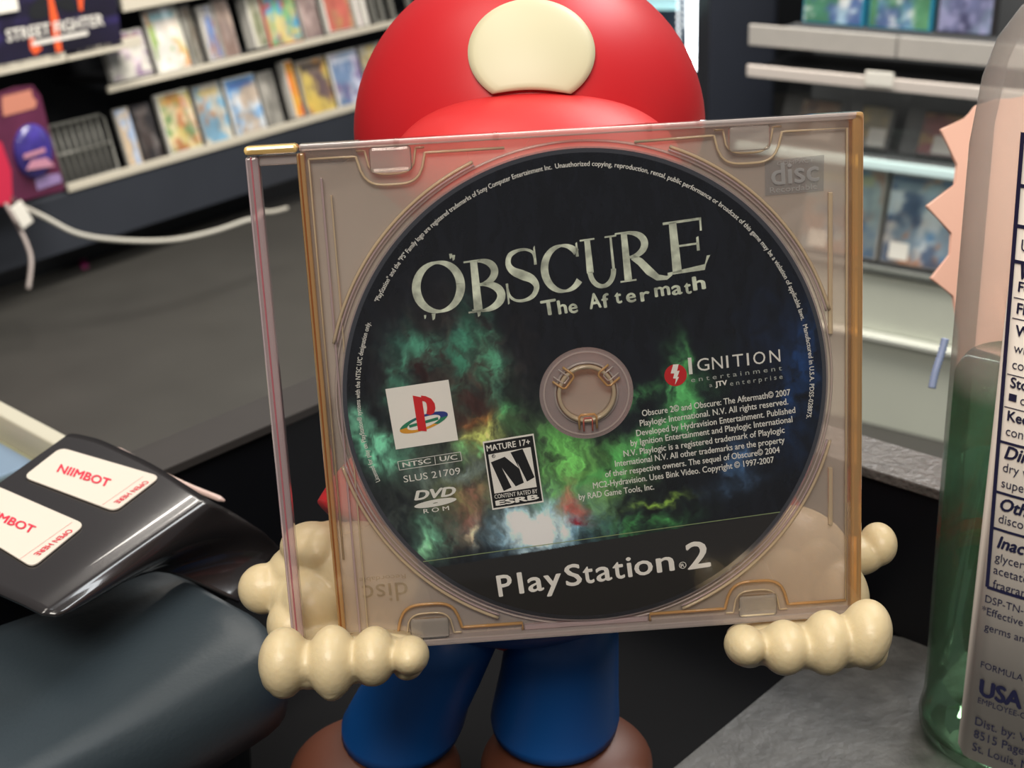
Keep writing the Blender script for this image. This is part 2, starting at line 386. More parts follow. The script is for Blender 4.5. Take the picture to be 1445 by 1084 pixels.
def up_build(f, name, m, par, yoff):
    me = mesh([(a, yoff-c, b) for a, b, c in f.v], f.f); return link(name, me, m, par)
up_build(fl, 'white_lettering', M_banner_white, t, -.0035)
fl = Flat(); fl.poly([bp(68, -5), bp(73, -8), bp(82, 25), bp(84, 45), bp(88, 72), bp(80, 74), bp(74, 50)]); fl.poly([bp(41, 55), bp(48, 52), bp(50, 62), bp(60, 68), bp(50, 78), bp(43, 70)]); fl.poly([bp(110, -2), bp(117, -4), bp(117, 16), bp(112, 14)])
up_build(fl, 'orange_flash', M_orange, t, -.0025)
fl = Flat(); fl.poly([bp(42, 12), bp(52, 0), bp(64, -5), bp(70, 22), bp(56, 28), bp(42, 26)]); fl.poly([bp(75, 2), bp(98, -4), bp(112, 12), bp(98, 17), bp(80, 10)])
up_build(fl, 'dark_emblem', M_black, t, -.0022)
link('price_card', box_me((bp(-20, 22)[0], -.012, bp(-20, 22)[1]), (bp(24, 14)[0], -.008, hb), .0005), M_paper, t)

# purple carded package hanging in front of the shelves
P0 = pL(45, 285, .14); P1 = pL(88, 275, .14); zt = pL(40, 128, .14).z
t = thing('carded_toy_pack', 'maroon and purple carded package with a blue bubble hanging at the left edge', 'package', ML @ Matrix.Translation((P1.x, -.14, P1.z)))
def pp(x, y):
    p = pL(x, y, .14); return (p.x-P1.x, p.z-P1.z)
card = [pp(-60, 306), pp(-60, 150), pp(20, 123), pp(45, 120), pp(56, 135), pp(70, 190), pp(90, 262), pp(90, 268)]
me = prism_me(card, 0, .004); me.transform(Matrix.Rotation(math.pi/2, 4, 'X')); link('backing_card', me, mat('maroon_card', rgb(86, 34, 62), .5, var=.25, vscale=9), t)
fl = Flat(); fl.poly([pp(-60, 280), pp(-60, 185), pp(0, 200), pp(14, 240), pp(16, 283), pp(10, 290)])
up_build(fl, 'crimson_panel', mat('crimson_print', rgb(190, 40, 70), .5), t, -.006)
fl = Flat(); fl.poly([pp(1, 136), pp(42, 126), pp(44, 136), pp(50, 143), pp(48, 152), pp(3, 164), pp(1, 150)])
up_build(fl, 'title_print', mat('tan_title', rgb(190, 125, 105), .5), t, -.006)
c0 = pp(45, 213); me = ellipsoid_me((.058, .022, .072), 20, 12)
for v in me.vertices: v.co += Vector((c0[0], -.006, c0[1]))
link('bubble', me, mat('blue_bubble', rgb(62, 52, 130), .25, coat=.5, var=.3, vscale=30), t, True)
fl = Flat(); fl.line(pp(24, 219), pp(54, 209), .012); fl.poly([pp(27, 238), pp(34, 224), pp(56, 220), pp(68, 232)])
up_build(fl, 'bubble_print', mat('pink_grey_print', rgb(185, 130, 150), .5), t, -.031)
fl = Flat(); fl.poly([pp(47, 250), pp(82, 244), pp(86, 256), pp(51, 268)])
up_build(fl, 'barcode_patch', mat('lilac_patch', rgb(140, 120, 165), .5), t, -.006)

# cable
def on_floorplane(pts): return [at(x, y, d) for x, y, d in pts]
cab = smoothpts(on_floorplane([(28, 290, 3.6), (60, 305, 3.58), (110, 330, 3.6), (170, 339, 3.65), (240, 339, 3.72), (300, 327, 3.8), (345, 312, 3.88), (362, 308, 3.9), (368, 300, 3.92), (385, 299, 3.95), (405, 294, 4.0)]))
t = tag(link('power_cable', tube_me(cab, .0062, 8), mat('white_cable', rgb(176, 174, 164), .5), None, True), 'white cable drooping across the dark floor from the purple package', 'cable')
cab = smoothpts(on_floorplane([(8, 288, 3.6), (22, 312, 3.58), (38, 345, 3.56), (44, 370, 3.54), (40, 408, 3.52)]))
tag(link('power_cable', tube_me(cab, .0058, 8), mat('grey_cable', rgb(150, 140, 136), .5), None, True), 'short mottled grey cable hanging straight down at the left edge', 'cable')
pa = at(30, 302, 3.55); tg = thing('cable_tag', 'small white tag clipped on the cable under the purple package', 'tag', frameM(pa, dL, -nL, (0, 0, 1)) @ Matrix.Rotation(-.35, 4, 'Y'))
link('tag_plate', box_me((-.018, -.003, -.035), (.018, .003, .03), .002), M_paper, tg)
link('tag_clip', tube_me([(0, 0, .028), (-.006, 0, .04), (0, 0, .052), (.006, 0, .04), (0, 0, .028)], .002, 6), M_wire, tg)
# pink strips lying in the recess
Mp = mat('magenta_strip', rgb(120, 28, 80), .5)
for (a, b, lab) in (((112, 358), (120, 378), 'short magenta strip standing against the black plinth'), ((140, 344), (158, 339), 'magenta sliver lying on the floor by the plinth')):
    q = onz(*a, -1.045); q2 = onz(*b, -1.045)
    d = (q2-q); L = d.length; d.normalize(); M = frameM(q, d, Vector((-d.y, d.x, 0)), (0, 0, 1))
    tag(link('plastic_strip', box_me((0, -.01, -.004), (L, .012, .004), .002), Mp, None, M=M), lab, 'strip')

# ---- glass display cabinet with light strip and its reflection, dark column
M_led = mat('led_strip', (1, 1, 1, 1), .5, emit=(.92, .97, 1, 1), estr=9)
M_led_dim = mat('led_reflection', rgb(150, 170, 180), .2, emit=(.7, .85, .95, 1), estr=.35)  # glowing colour standing in for the light strip's reflection
M_glassy = mat('cabinet_glass_backing', rgb(66, 82, 98), .15, var=.3, vscale=6)
cb = at(975, 130, 4.2)
Mc = Matrix.Translation((cb.x, cb.y, 0)) @ Matrix.Rotation(math.radians(-6), 4, 'Z')
t = thing('display_cabinet', 'lit glass display cabinet behind the right side of the red cap', 'cabinet', Mc)
def pc(x, y):
    p = Mc.inverted() @ pln(x, y, cb, Vector((math.sin(math.radians(-6)), -math.cos(math.radians(-6)), 0)).normalized()); return p
xa, xb = pc(880, 60).x, pc(997, 60).x; zl = pc(990, 124).z
link('back_panel', box_me((xa, .30, -1.05), (xb, .32, .6)), M_glassy, t)
link('base', box_me((xa, 0, -1.05), (xb, .30, zl-.01), .004), M_black, t)
link('glass_shelf', box_me((xa, .02, pc(940, 16).z), (xb-.08, .29, pc(940, 16).z+.012), .002), mat('glowing_shelf', rgb(140, 190, 195), .15, emit=(.6, .8, .85, 1), estr=.25), t)  # cabinet light put into the glass shelf as faint emission
link('light_strip', box_me((pc(970, 50).x, -.004, pc(975, 100).z), (pc(983, 50).x, .016, .6), .003), M_led, t)
link('strip_reflection', box_me((pc(984, 50).x, -.006, zl), (pc(997, 50).x, .01, .6), .003), M_led_dim, t)  # mirrored glow of the light strip, added as a strip of its own
bead = None
for col_x, y0, y1, n in ((957, 55, -10, 9), (988, 44, -10, 8), (967, 34, -10, 6)):
    for i in range(n):
        p = pc(col_x, y0+(y1-y0)*i/(n-1))
        if bead is None:
            bm = bmesh.new(); bmesh.ops.create_icosphere(bm, subdivisions=1, radius=.0055); bead = bm2(bm); bead.materials.append(mat('led_bead', (1, 1, 1, 1), .5, emit=(.7, .88, 1, 1), estr=.8))
        o = bpy.data.objects.new('led_bead', bead); COL.objects.link(o); o.parent = t; o.location = (p.x, -.016, p.z)
p0 = at(998, 200, 3.7); p1 = at(1075, 200, 3.7)
struct('trim_1', box_me((p0.x, p0.y, -1.05), (p1.x+.03, p0.y+.25, 1.4), .01), mat('navy_black_column', rgb(26, 31, 42), .5, var=.15, vscale=5))

# ---- right display wall
def rz(x, y, o=0): return pR(x, y, o)
sL = rz(1058, 50).x; sR = 1.1
def lipR(name, yt, yb, x, out, label, m, seams=()):
    a = rz(x, yt, out); b = rz(x, yb, out)
    return shelf(name, a.x, sR, b.z, a.z-b.z, -out, label, MR, m, seams, depth=.22, pm=M_dark_panel)
lipR('wall_shelf', 34, 63, 1058, .0, 'thick grey shelf front under the boxed games at top right', M_grey_shelf, (rz(1268, 55).x,))
lipR('wall_shelf', 91, 107, 1055, .04, 'thinner pale shelf front below the thick grey one at right', mat('pale_shelf', rgb(205, 196, 188), .4), ())
pt = rz(1242, 111, .045); link('label_holder', box_me((pt.x-.028, -.052, pt.z-.014), (pt.x+.028, -.047, pt.z+.014), .001), M_paper, bpy.data.objects['wall_shelf.005'])
# glass deck with bags above, cases below
zg = rz(1216, 232, .05).z
M_edge = mat('glass_edge_glint', rgb(190, 215, 212), .08, emit=(.8, .95, .95, 1), estr=.25, bump=.8, bscale=90)  # bright glint of the edge put in as faint emission
t = thing('glass_shelf', 'glass shelf with a glittering front edge above the two blue cases', 'shelf', MR)
link('pane', box_me((sL, -.04, zg), (sR, .22, zg+.008)), clear('glass_pane', (.85, .95, .92, 1), .25, (.5, .55, .55, 1)), t)
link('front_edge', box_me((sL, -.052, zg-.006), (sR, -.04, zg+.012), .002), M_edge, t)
zc = rz(1216, 372, .03).z
M_rail = mat('dull_grey_rail', rgb(120, 124, 118), .45)
t = shelf('wall_shelf', sL, sR, zc-.012, .012, -.03, 'dull grey ledge the two large blue cases stand on', MR, M_rail, (), depth=.33, pm=M_dark_panel)
# boxed games top
zt = rz(1058, 33).z
for i, (a, b, pal, lab) in enumerate([
    (1122, 1208, [(150, 180, 200), (60, 110, 170), (60, 80, 130), (60, 120, 80), (235, 235, 235), (190, 170, 60)], 'left blue and white boxed game on the top right shelf'),
    (1214, 1304, [(150, 180, 195), (70, 120, 150), (60, 80, 130), (70, 130, 80), (225, 230, 230), (190, 165, 60)], 'middle blue and green boxed game on the top right shelf'),
    (1312, 1392, [(90, 95, 130), (50, 50, 80), (110, 125, 150), (150, 150, 190), (150, 140, 80)], 'dark violet blue boxed game next to the bottle shoulder')]):
    q0 = rz(a, 34+.06*(a-1058)); q1 = rz(b, 34+.06*(b-1058))
    game_case(MR, q0.x, q1.x, zt+.001, .17, .03, .06, pal, M_teal_case if i < 2 else M_dark_case, lab, 'boxed games on the top right shelf', 70+i, front=.03)
# bagged items
M_bag = clear('clear_bag', (.97, .97, .97, 1), .08, (.6, .6, .58, 1), rough=.2)
for i, (a, b, pal, lab) in enumerate([
    (1085, 1172, [(150, 120, 95), (60, 50, 50), (190, 170, 150), (120, 80, 60)], 'bagged cartridge with tan print seen above the clear case corner'),
    (1176, 1243, [(120, 118, 112), (205, 170, 90), (150, 140, 110)], 'bagged game with a yellow patch right of the case corner'),
    (1258, 1346, [(120, 60, 62), (150, 60, 60), (190, 160, 90), (130, 90, 80)], 'bagged game with red print and white price sticker')]):
    q0 = rz(a, 220+.12*(a-1216), .02); q1 = rz(b, 220+.12*(b-1216), .02); wd = q1.x-q0.x
    t = thing('bagged_game', lab, 'game', MR @ Matrix.Translation((q0.x, .02, zg+.014)) @ Matrix.Rotation(-.5, 4, 'X'), 'bagged games on the glass shelf')
    link('cartridge_box', box_me((wd*.25, 0, 0), (wd*.9, .012, .09), .002), M_dark_case, t)
    link('cover_sheet', cover_mesh(wd*.27, wd*.88, .004, .086, -.0008, pal, 90+i, 10, 10), M_cover, t)
    link('price_sticker', box_me((wd*.5, -.003, .006), (wd*.86, -.0015, .042)), M_paper, t)
    link('bag', box_me((0, -.008, -.002), (wd, -.0065, .12), .0005, 1), M_bag, t)
for i, (a, b, pal, lab) in enumerate([
    (1130, 1238, [(120, 135, 140), (70, 95, 125), (150, 165, 165), (150, 110, 90), (170, 165, 110)], 'large grey blue game case behind the clear case edge'),
    (1243, 1345, [(130, 150, 165), (60, 120, 175), (190, 110, 60), (200, 205, 205), (60, 80, 110), (150, 165, 165)], 'large case with orange swoosh and blue star left of the bottle')]):
    q0 = rz(a, 372+.17*(a-1216), .0); q1 = rz(b, 372+.17*(b-1216), .0)
    game_case(MR, q0.x, q1.x, zc+.001, .185, .014, .22, pal, M_gray_case, lab, 'large game cases on the right wall', 110+i, front=-.015, tagm=(.12,))
# pale base panels
z1 = rz(1216, 384, .03).z; z2b = rz(1216, 465, .03).z
t = thing('base_cabinet', 'pale green grey base cabinet at right under the game shelves', 'cabinet', MR)
link('upper_panel', box_me((sL, -.025, z2b), (sR, .2, z1-.004), .002), M_pale_panel, t)
link('bright_rail', box_me((sL, -.05, z2b-.012), (sR, .2, z2b-.002), .002), mat('pale_rail', rgb(205, 208, 198), .3), t)
link('lower_panel', box_me((sL, -.03, -1.05), (sR, .2, z2b-.014), .002), M_pale_panel, t)

# ------------------------------------------------------------------ desk, raised L-shaped ledge
ZC = .065
la, lb = onz(237, 660, ZC), onz(382, 598, ZC); ra, rb = onz(1216, 658, ZC), onz(1316, 689, ZC)
def dirn(a, b): d = (b-a); d.z = 0; return d.normalized()
dl = dirn(la, lb); dr = dirn(ra, rb)
den = dl.x*dr.y-dl.y*dr.x; tt = ((ra.x-la.x)*dr.y-(ra.y-la.y)*dr.x)/den
K = la+dl*tt; K.z = ZC
nl = Vector((-dl.y, dl.x, 0)); nr = Vector((-dr.y, dr.x, 0))
wl = (onz(181, 638, ZC)-la).dot(nl); wr = (onz(1216, 613, ZC)-ra).dot(nr)
# outer corner
def isect(p, d, q, e):
    den = d.x*e.y-d.y*e.x; t = ((q.x-p.x)*e.y-(q.y-p.y)*e.x)/den; return p+d*t
KO = isect(la+nl*wl, dl, ra+nr*wr, dr)
PL_ = la-dl*.30; PR_ = rb+dr*.010
M_ledge = mat('speckled_dark_laminate', rgb(92, 88, 84), .38, bump=.9, bscale=420, var=.25, vscale=260)
M_ledge_l = mat('smooth_dark_laminate', rgb(56, 53, 51), .7, var=.08, spec=.2, vscale=20)
t = thing('raised_ledge', 'raised black L-shaped counter ledge with grey top behind the figurine', 'counter', Matrix.Translation((K.x, K.y, 0)))
off = Vector((K.x, K.y, 0))
def q2(p): p = p-off; return (p.x, p.y)
link('left_top', prism_me([q2(PL_), q2(K), q2(KO), q2(PL_+nl*wl)], ZC-.004, ZC, .0006), M_ledge_l, t)
link('right_top', prism_me([q2(K), q2(PR_), q2(PR_+nr*wr), q2(KO)], ZC-.004, ZC, .0006), M_ledge, t)
i1 = .002
link('left_body', prism_me([q2(PL_+nl*i1), q2(K+nl*i1), q2(KO-nl*i1), q2(PL_+nl*(wl-i1))], 0.0005, ZC-.0045), M_black_gloss, t)
link('right_body', prism_me([q2(K+nr*i1), q2(PR_+nr*i1), q2(PR_+nr*(wr-i1)), q2(KO-nr*i1)], 0.0005, ZC-.0045), M_black_gloss, t)
desk = thing('desk', 'black desk surface the figurine and bottle stand on', 'desk')
back_l = PL_+nl*wl; back_r = rb+dr*.30+nr*wr
link('desk_top', prism_me([(-.55, -.25), (.75, -.25), (back_r.x, back_r.y), (KO.x, KO.y), (back_l.x, back_l.y)], -.03, 0), mat('black_desk_top', rgb(8, 8, 10), .75, var=.2, spec=.12), desk)
link('desk_pedestal', box_me((-.30, -.2, -1.05), (.35, .25, -.03), .005), M_black, desk)
q = [onz(900, 1130, 0), onz(1004, 1046, 0), onz(1130, 942, 0), onz(1200, 895, 0), onz(1263, 903, 0), onz(1310, 913, 0), onz(1640, 985, 0), onz(1640, 1250, 0), onz(900, 1250, 0)]
tag(link('desk_mat', prism_me([(p.x, p.y) for p in q], .0002, .0016, .0004), mat('grey_speckled_mat', rgb(80, 79, 77), .5, bump=.6, bscale=300, var=.3, vscale=120)),
    'dark grey grainy mat on the desk between figurine and bottle', 'mat')

# ------------------------------------------------------------------ figurine
M_red = mat('red_vinyl', rgb(190, 30, 36), .42, sss=.12, spec=.4); M_redb = mat('red_vinyl_brim_lit', rgb(202, 46, 46), .45, spec=.4)  # brim red made lighter to carry the light falling on it
M_cream = mat('cream_vinyl', rgb(204, 186, 147), .4, sss=.2, bump=.15, bscale=600)
M_blue = mat('blue_vinyl', rgb(6, 68, 130), .45); M_brown = mat('brown_vinyl', rgb(88, 48, 32), .5); M_skin = mat('skin_vinyl', rgb(232, 160, 128), .45)
fb = onz(690, 1120, 0)
fig = thing('figurine', 'vinyl figurine with plain red cap, cream hands and blue trousers holding the disc case', 'figurine', Matrix.Translation((fb.x, fb.y, 0)))
OFF = Vector((fb.x, fb.y, 0)); LOC = Matrix.Translation(-OFF)
tiltz = Matrix.Rotation(math.radians(-2), 3, 'Y')
HC = at(747, 184, .412); HR = (.0508, .047, .0480)
me = ellipsoid_me(HR, 64, 40)
for v in me.vertices:
    if v.co.z < 0: v.co.x *= 1-.25*(-v.co.z/HR[2])**1.5; v.co.z *= .75
me.transform(Matrix.Translation(HC-OFF)); link('cap_crown', me, M_red, fig, True)
# brim: a short rounded visor under the badge
bc = at(757, 232, .374)
me = blob_me([(bc, (.0385, .028, .0192), Matrix.Rotation(math.radians(2), 3, 'Y')), (bc+Vector((0, .012, -.004)), (.036, .024, .016), None)], .0012, 4)
me.transform(LOC); link('cap_brim', me, M_redb, fig, True)
# plain cream badge wrapped on the crown
def on_crown(x, y, k):
    d = ray(x, y); o = C-HC; A = sum((d[i]/(HR[i]*k))**2 for i in range(3)); B = sum(2*o[i]*d[i]/(HR[i]*k)**2 for i in range(3)); CC = sum((o[i]/(HR[i]*k))**2 for i in range(3))-1
    D = max(B*B-4*A*CC, 0); return C+d*((-B-math.sqrt(D))/(2*A))
out = []
for i in range(64):
    a = math.radians(-52+ (284)*i/63); out.append((750+90*math.cos(a), 74-76*math.sin(a)*(1 if math.sin(a) > 0 else .98)))
x0_, y0_ = out[0]; x1_, y1_ = out[-1]
for i in range(1, 14):
    f = i/14; out.append((x1_+(x0_-x1_)*f, y1_+(y0_-y1_)*f-6*math.sin(math.pi*f)))
nb = len(out); cx_, cy_ = 750, 72; vs = []; fs = []; NR = 10
for k_ in (1.035, 1.0):
    for j in range(NR+1):
        for (x, y) in out:
            f = j/NR; kk = k_ if not (k_ > 1.01 and j == NR) else 1.028; vs.append(on_crown(cx_+(x-cx_)*f, cy_+(y-cy_)*f, kk)-OFF)
for j in range(NR):
    for i in range(nb): fs.append((j*nb+i, j*nb+(i+1) % nb, (j+1)*nb+(i+1) % nb, (j+1)*nb+i))
b1 = NR*nb; b2 = (NR+1)*nb+NR*nb
for i in range(nb): fs.append((b1+i, b1+(i+1) % nb, b2+(i+1) % nb, b2+i))
bd = link('cap_badge', mesh(vs, fs), mat('cream_badge', rgb(202, 194, 160), .45), fig, True); bd['label'] = 'plain cream oval badge'
# head, torso
hd = at(765, 420, .405)
me = blob_me([(hd, (.042, .034, .036), None), (hd+Vector((.006, -.028, -.008)), (.011, .010, .010), None), (hd+Vector((-.042, 0, 0)), (.007, .006, .011), None), (hd+Vector((.042, 0, 0)), (.007, .006, .011), None)], .0012, 5)
me.transform(LOC); link('head', me, M_skin, fig, True)
tb = at(760, 700, .415)
me = blob_me([(tb+Vector((0, .004, .004)), (.036, .028, .036), None), (tb+Vector((0, .004, -.028)), (.033, .028, .024), None)], .0014, 6); me.transform(LOC)
link('torso', me, M_red, fig, True)
ov = at(745, 815, .415)
me = blob_me([(ov+Vector((-.002, .004, -.001)), (.0385, .030, .017), None)], .0014, 3); me.transform(LOC); link('overalls', me, M_blue, fig, True)
# sleeves
for pts, rr in (([(640, 620, .40), (570, 660, .39), (525, 700, .385), (495, 740, .382)], (.012, .0115, .0115, .0110)), ([(860, 610, .40), (960, 650, .392), (1040, 700, .385), (1090, 755, .382)], (.012, .0115, .0115, .011))):
    link('sleeve', tube_me([p-OFF for p in smoothpts([at(*q) for q in pts], 6)], [float(v) for v in np.interp(np.linspace(0, 3, 19), [0, 1, 2, 3], rr)], 24), M_red, fig, True)
# hands: palm behind the case, four curled fingers under and in front, thumb to the side
def ell(x, y, d, rx, ry, rd, tilt=0):
    s = d/FPX; B = Matrix((RV, F, UV)).transposed()
    return (at(x, y, d), (rx*s, rd, ry*s), B @ Matrix.Rotation(math.radians(tilt), 3, 'Y'))
def hand(parts, lab):
    me = blob_me(parts, .0006, 5); me.transform(LOC); o = link('hand', me, M_cream, fig, True); return o
D1, D2 = .336, .366
left = [ell(505, 815, .372, 88, 80, .014), ell(455, 775, .372, 34, 36, .013), ell(445, 850, .368, 50, 55, .013), ell(372, 831, .372, 36, 36, .0065), ell(400, 828, .372, 40, 30, .0065),
        ell(500, 905, .360, 105, 26, .012), ell(465, 930, .350, 80, 22, .012), ell(540, 905, .354, 60, 18, .012)]
for x, y, rx, ry, tl in ((401, 934, 36, 49, 0), (469, 934, 36, 52, 0), (528, 926, 32, 42, 0), (579, 925, 27, 27, 0)):
    left += [ell(x, y, .3335, rx, ry, .0085, tl), ell(x-2, y+14, .345, rx*.8, ry*.6, .012, tl)]
left += [ell(415, 880, .366, 38, 40, .010), ell(436, 945, .338, 26, 27, .008), ell(500, 940, .338, 26, 24, .008), ell(554, 930, .338, 18, 16, .007), ell(440, 770, .374, 44, 34, .013), ell(420, 850, .370, 36, 44, .010)]
left += [ell(435, 934, .3355, 20, 30, .0075), ell(499, 930, .3355, 20, 28, .0075), ell(553, 922, .336, 16, 24, .007)]
left += [ell(430, 805, .376, 52, 40, .012), ell(470, 790, .376, 50, 56, .012)]
left += [ell(402, 963, .335, 24, 22, .007), ell(470, 968, .335, 20, 20, .007)]
hand(left, '')
right = [ell(1110, 800, .376, 95, 88, .014), ell(1180, 845, .370, 45, 60, .012), ell(1239, 768, .378, 26, 31, .007), ell(1205, 785, .378, 42, 28, .0075),
         ell(1120, 895, .360, 95, 24, .012), ell(1120, 915, .350, 80, 20, .012)]
for x, y, rx, ry in ((1221, 894, 36, 49), (1166, 907, 35, 46), (1107, 914, 34, 39), (1051, 911, 29, 29)):
    right += [ell(x, y, .3335, rx, ry, .0085, 12 if x > 1200 else 4), ell(x, y+10, .345, rx*.8, ry*.6, .012)]
right += [ell(1193, 915, .338, 24, 27, .008), ell(1137, 922, .338, 22, 22, .008), ell(1080, 920, .338, 20, 18, .007), ell(1225, 915, .340, 26, 30, .008)]
right += [ell(1193, 903, .3355, 22, 36, .008), ell(1137, 912, .3355, 22, 32, .008), ell(1080, 912, .336, 18, 24, .007)]
hand(right, '')
# trouser legs and shoes
def limb(name, m, rows):
    """rows: (x, y, depth, rx px, rz m)"""
    vs = []; fs = []; n = 32
    for (x, y, d, rx, ry) in rows:
        c = at(x, y, d); r = rx*d/FPX
        for k in range(n):
            a = 2*math.pi*k/n; vs.append(c-OFF+Vector((r*math.cos(a), ry*math.sin(a), 0)))
    for j in range(len(rows)-1):
        for k in range(n): fs.append((j*n+k, (j+1)*n+k, (j+1)*n+(k+1) % n, j*n+(k+1) % n))
    fs.append(tuple(range(n))); fs.append(tuple(((len(rows)-1)*n+k) for k in range(n))[::-1])
    return link(name, mesh(vs, fs), m, fig, True)
limb('trouser_leg', M_blue, [(640, 850, .415, 66, .017), (632, 900, .42, 72, .0185), (605, 950, .425, 77, .0195), (580, 990, .43, 83, .0205), (569, 1016, .432, 87, .021), (566, 1028, .432, 84, .0205), (566, 1031, .432, 66, .017), (567, 1026, .432, 60, .016)])
limb('trouser_leg', M_blue, [(795, 850, .415, 74, .017), (793, 900, .42, 80, .0185), (789, 950, .425, 84, .0195), (785, 985, .43, 88, .0205), (783, 1008, .432, 91, .021), (783, 1020, .432, 88, .0205), (783, 1023, .432, 68, .017), (783, 1018, .432, 62, .016)])
for (x, y, dx) in ((525, 1080, -14), (800, 1066, 12)):
    c = at(x, y, .425); c.z = .0
    me = blob_me([(c+Vector((0, .006, .012)), (.0265, .024, .013), None), (c+Vector((dx*.0006, -.018, .010)), (.028, .022, .011), None)], .0013, 5); me.transform(LOC)
    link('shoe', me, M_brown, fig, True)

# ------------------------------------------------------------------ clear case (x right, y up, z towards camera)
MCs = Matrix(((.9991, -.0133, .0406, .0133), (.0423, .1768, -.9833, .3090), (.0059, .9842, .1772, .1547), (0, 0, 0, 1)))
MCi = MCs.inverted(); cn = Vector((.0406, -.9833, .1772)); cT = Vector((.0133, .3090, .1547))
def uv(x, y):
    p = MCi @ pln(x, y, cT, cn); return np.array((p.x, p.y))
M_clear = clear('clear_lid', (.99, .98, .97, 1), .003, (.8, .8, .8, 1), .03, .7)
M_tray = clear('hazy_tray', (.97, .91, .87, 1), .30, (.86, .77, .68, 1), .25, .8, hz_noise=18)  # milky tint is frosting plus room reflections put into the colour
M_rim = clear('clear_rim', (1, .90, .86, 1), .35, (.95, .86, .82, 1), .08, 1.4)
M_amber = clear('amber_reflex_edge', (.95, .62, .28, 1), .42, (.90, .58, .25, 1), .08, 1.5)  # amber of internal reflections put into the edge colour
M_ridge = clear('clear_ridge', (1, .90, .72, 1), .45, (.98, .82, .58, 1), .08, 1.6)
M_pink = clear('pink_highlight_edge', (.95, .80, .82, 1), .4, (.85, .70, .72, 1), .1, 1.5)  # pink highlights along the edges put into the plastic's tint
case = thing('disc_case', 'slim clear disc case with amber edge reflections held upright by the figurine', 'disc case', MCs)
X0, X1, Y0, Y1 = -.071, .071, -.0622, .0622; ZF = .0026; ZB = -.0026; XH = -.0588
def rrect(x0, x1, y0, y1, r, n=5):
    P = []
    for cx, cy, a0 in ((x1-r, y1-r, 0), (x0+r, y1-r, 90), (x0+r, y0+r, 180), (x1-r, y0+r, 270)):
        for k in range(n+1):
            a = math.radians(a0+90*k/n); P.append((cx+r*math.cos(a), cy+r*math.sin(a)))
    return P
link('lid', prism_me(rrect(X0+.0006, X1-.0006, Y0+.0006, Y1-.0006, .0012), ZF-.0009, ZF), M_clear, case)
link('tray', prism_me(rrect(XH, X1-.0012, Y0+.0014, Y1-.0014, .001), ZB+.0004, ZB+.0012), M_tray, case)
def wall(name, lo, hi, m, bev=.0003): return link(name, box_me(lo, hi, bev, 2), m, case)
wall('top_wall', (XH+.0002, Y1-.0016, ZB), (X1-.0016, Y1, ZF-.001), M_rim)
wall('bottom_wall', (X0, Y0, ZB), (X1-.0016, Y0+.0016, ZF-.001), M_rim)
wall('right_wall', (X1-.0027, Y0, ZB), (X1, Y1, ZF-.001), M_amber, .0006)
wall('hinge_knuckle', (X0, Y1-.0018, ZB), (XH-.0001, Y1+.0002, ZF), mat('amber_knuckle', rgb(226, 190, 120), .15, coat=.6), .0008)
wall('spine_wall', (X0, Y0+.0018, ZB), (X0+.0030, Y1-.0022, ZF-.001), M_pink, .0006)
wall('spine_highlight_strip', (X0+.0012, Y0+.0018, ZF-.0012), (X0+.0016, Y1-.0022, ZF-.0009), mat('rose_highlight', rgb(190, 110, 120), .2), .0001)  # thin coloured strip standing in for the highlight along the spine
wall('hinge_cross_bar', (X0+.003, Y1-.0045, ZB), (XH, Y1-.0022, ZF-.002), M_rim, .0004)
wall('hinge_wall', (XH-.0006, Y0+.0016, ZB), (XH+.0012, Y1-.002, ZF-.001), M_amber, .0004)
wall('hinge_core', (XH-.0001, Y0+.0016, ZF-.0011), (XH+.0003, Y1-.002, ZF-.0009), mat('dark_amber_core', rgb(150, 88, 40), .2), .0001)
wall('tray_rib', (XH+.0042, Y0+.004, ZB+.0012), (XH+.0047, Y1-.008, ZB+.0024), M_pink, .0001)
wall('tray_rib', (XH+.0062, Y0+.004, ZB+.0012), (XH+.0066, Y1-.012, ZB+.0024), M_ridge, .0001)
for y0, y1 in ((.010, .044), (-.0385, -.0235)):
    wall('side_rib', (X1-.0078, y0, ZB+.0012), (X1-.0068, y1, ZB+.0024), M_ridge, .0002)
# inner ridge line with clip recesses
def ridge(pts, r, name='tray_ridge', m=None, z=ZB+.0022):
    return link(name, tube_me([(p[0], p[1], z) for p in pts], r, 8), m or M_ridge, case, True)
yt = Y1-.0036; yb = Y0+.0036
def clip(xc, y, s, wd=.0075, dp=.0068):
    P = []
    for k in range(0, 25):
        a = k/24; x = -wd-.002+(2*wd+.004)*a; e = abs(x)/wd
        P.append((xc+x, y - s*dp*(max(1-min(e, 1)**3.5, 0))**.42))
    return P
tl1, tr1 = uv(551, 222)[0], uv(1056, 190)[0]; bl1, br1 = uv(607, 890)[0], uv(1068, 860)[0]
ridge([(XH+.002, yb+.02), (XH+.002, yt), (tl1-.0105, yt)], .00028)
ridge([(XH+.002, yt)]+clip(tl1, yt, 1)+[(-.012, yt)], .00032)
ridge([(.018, yt-.0004)]+clip(tr1, yt, 1)+[(X1-.0035, yt), (X1-.0035, yb)], .00032)
ridge([(XH+.002, yb)]+clip(bl1, yb, -1)+[(-.014, yb), (-.014, Y0+.0018)], .00042, m=M_amber)
ridge([(.018, Y0+.0018), (.018, yb)]+clip(br1, yb, -1)+[(X1-.0035, yb)], .00042, m=M_amber)
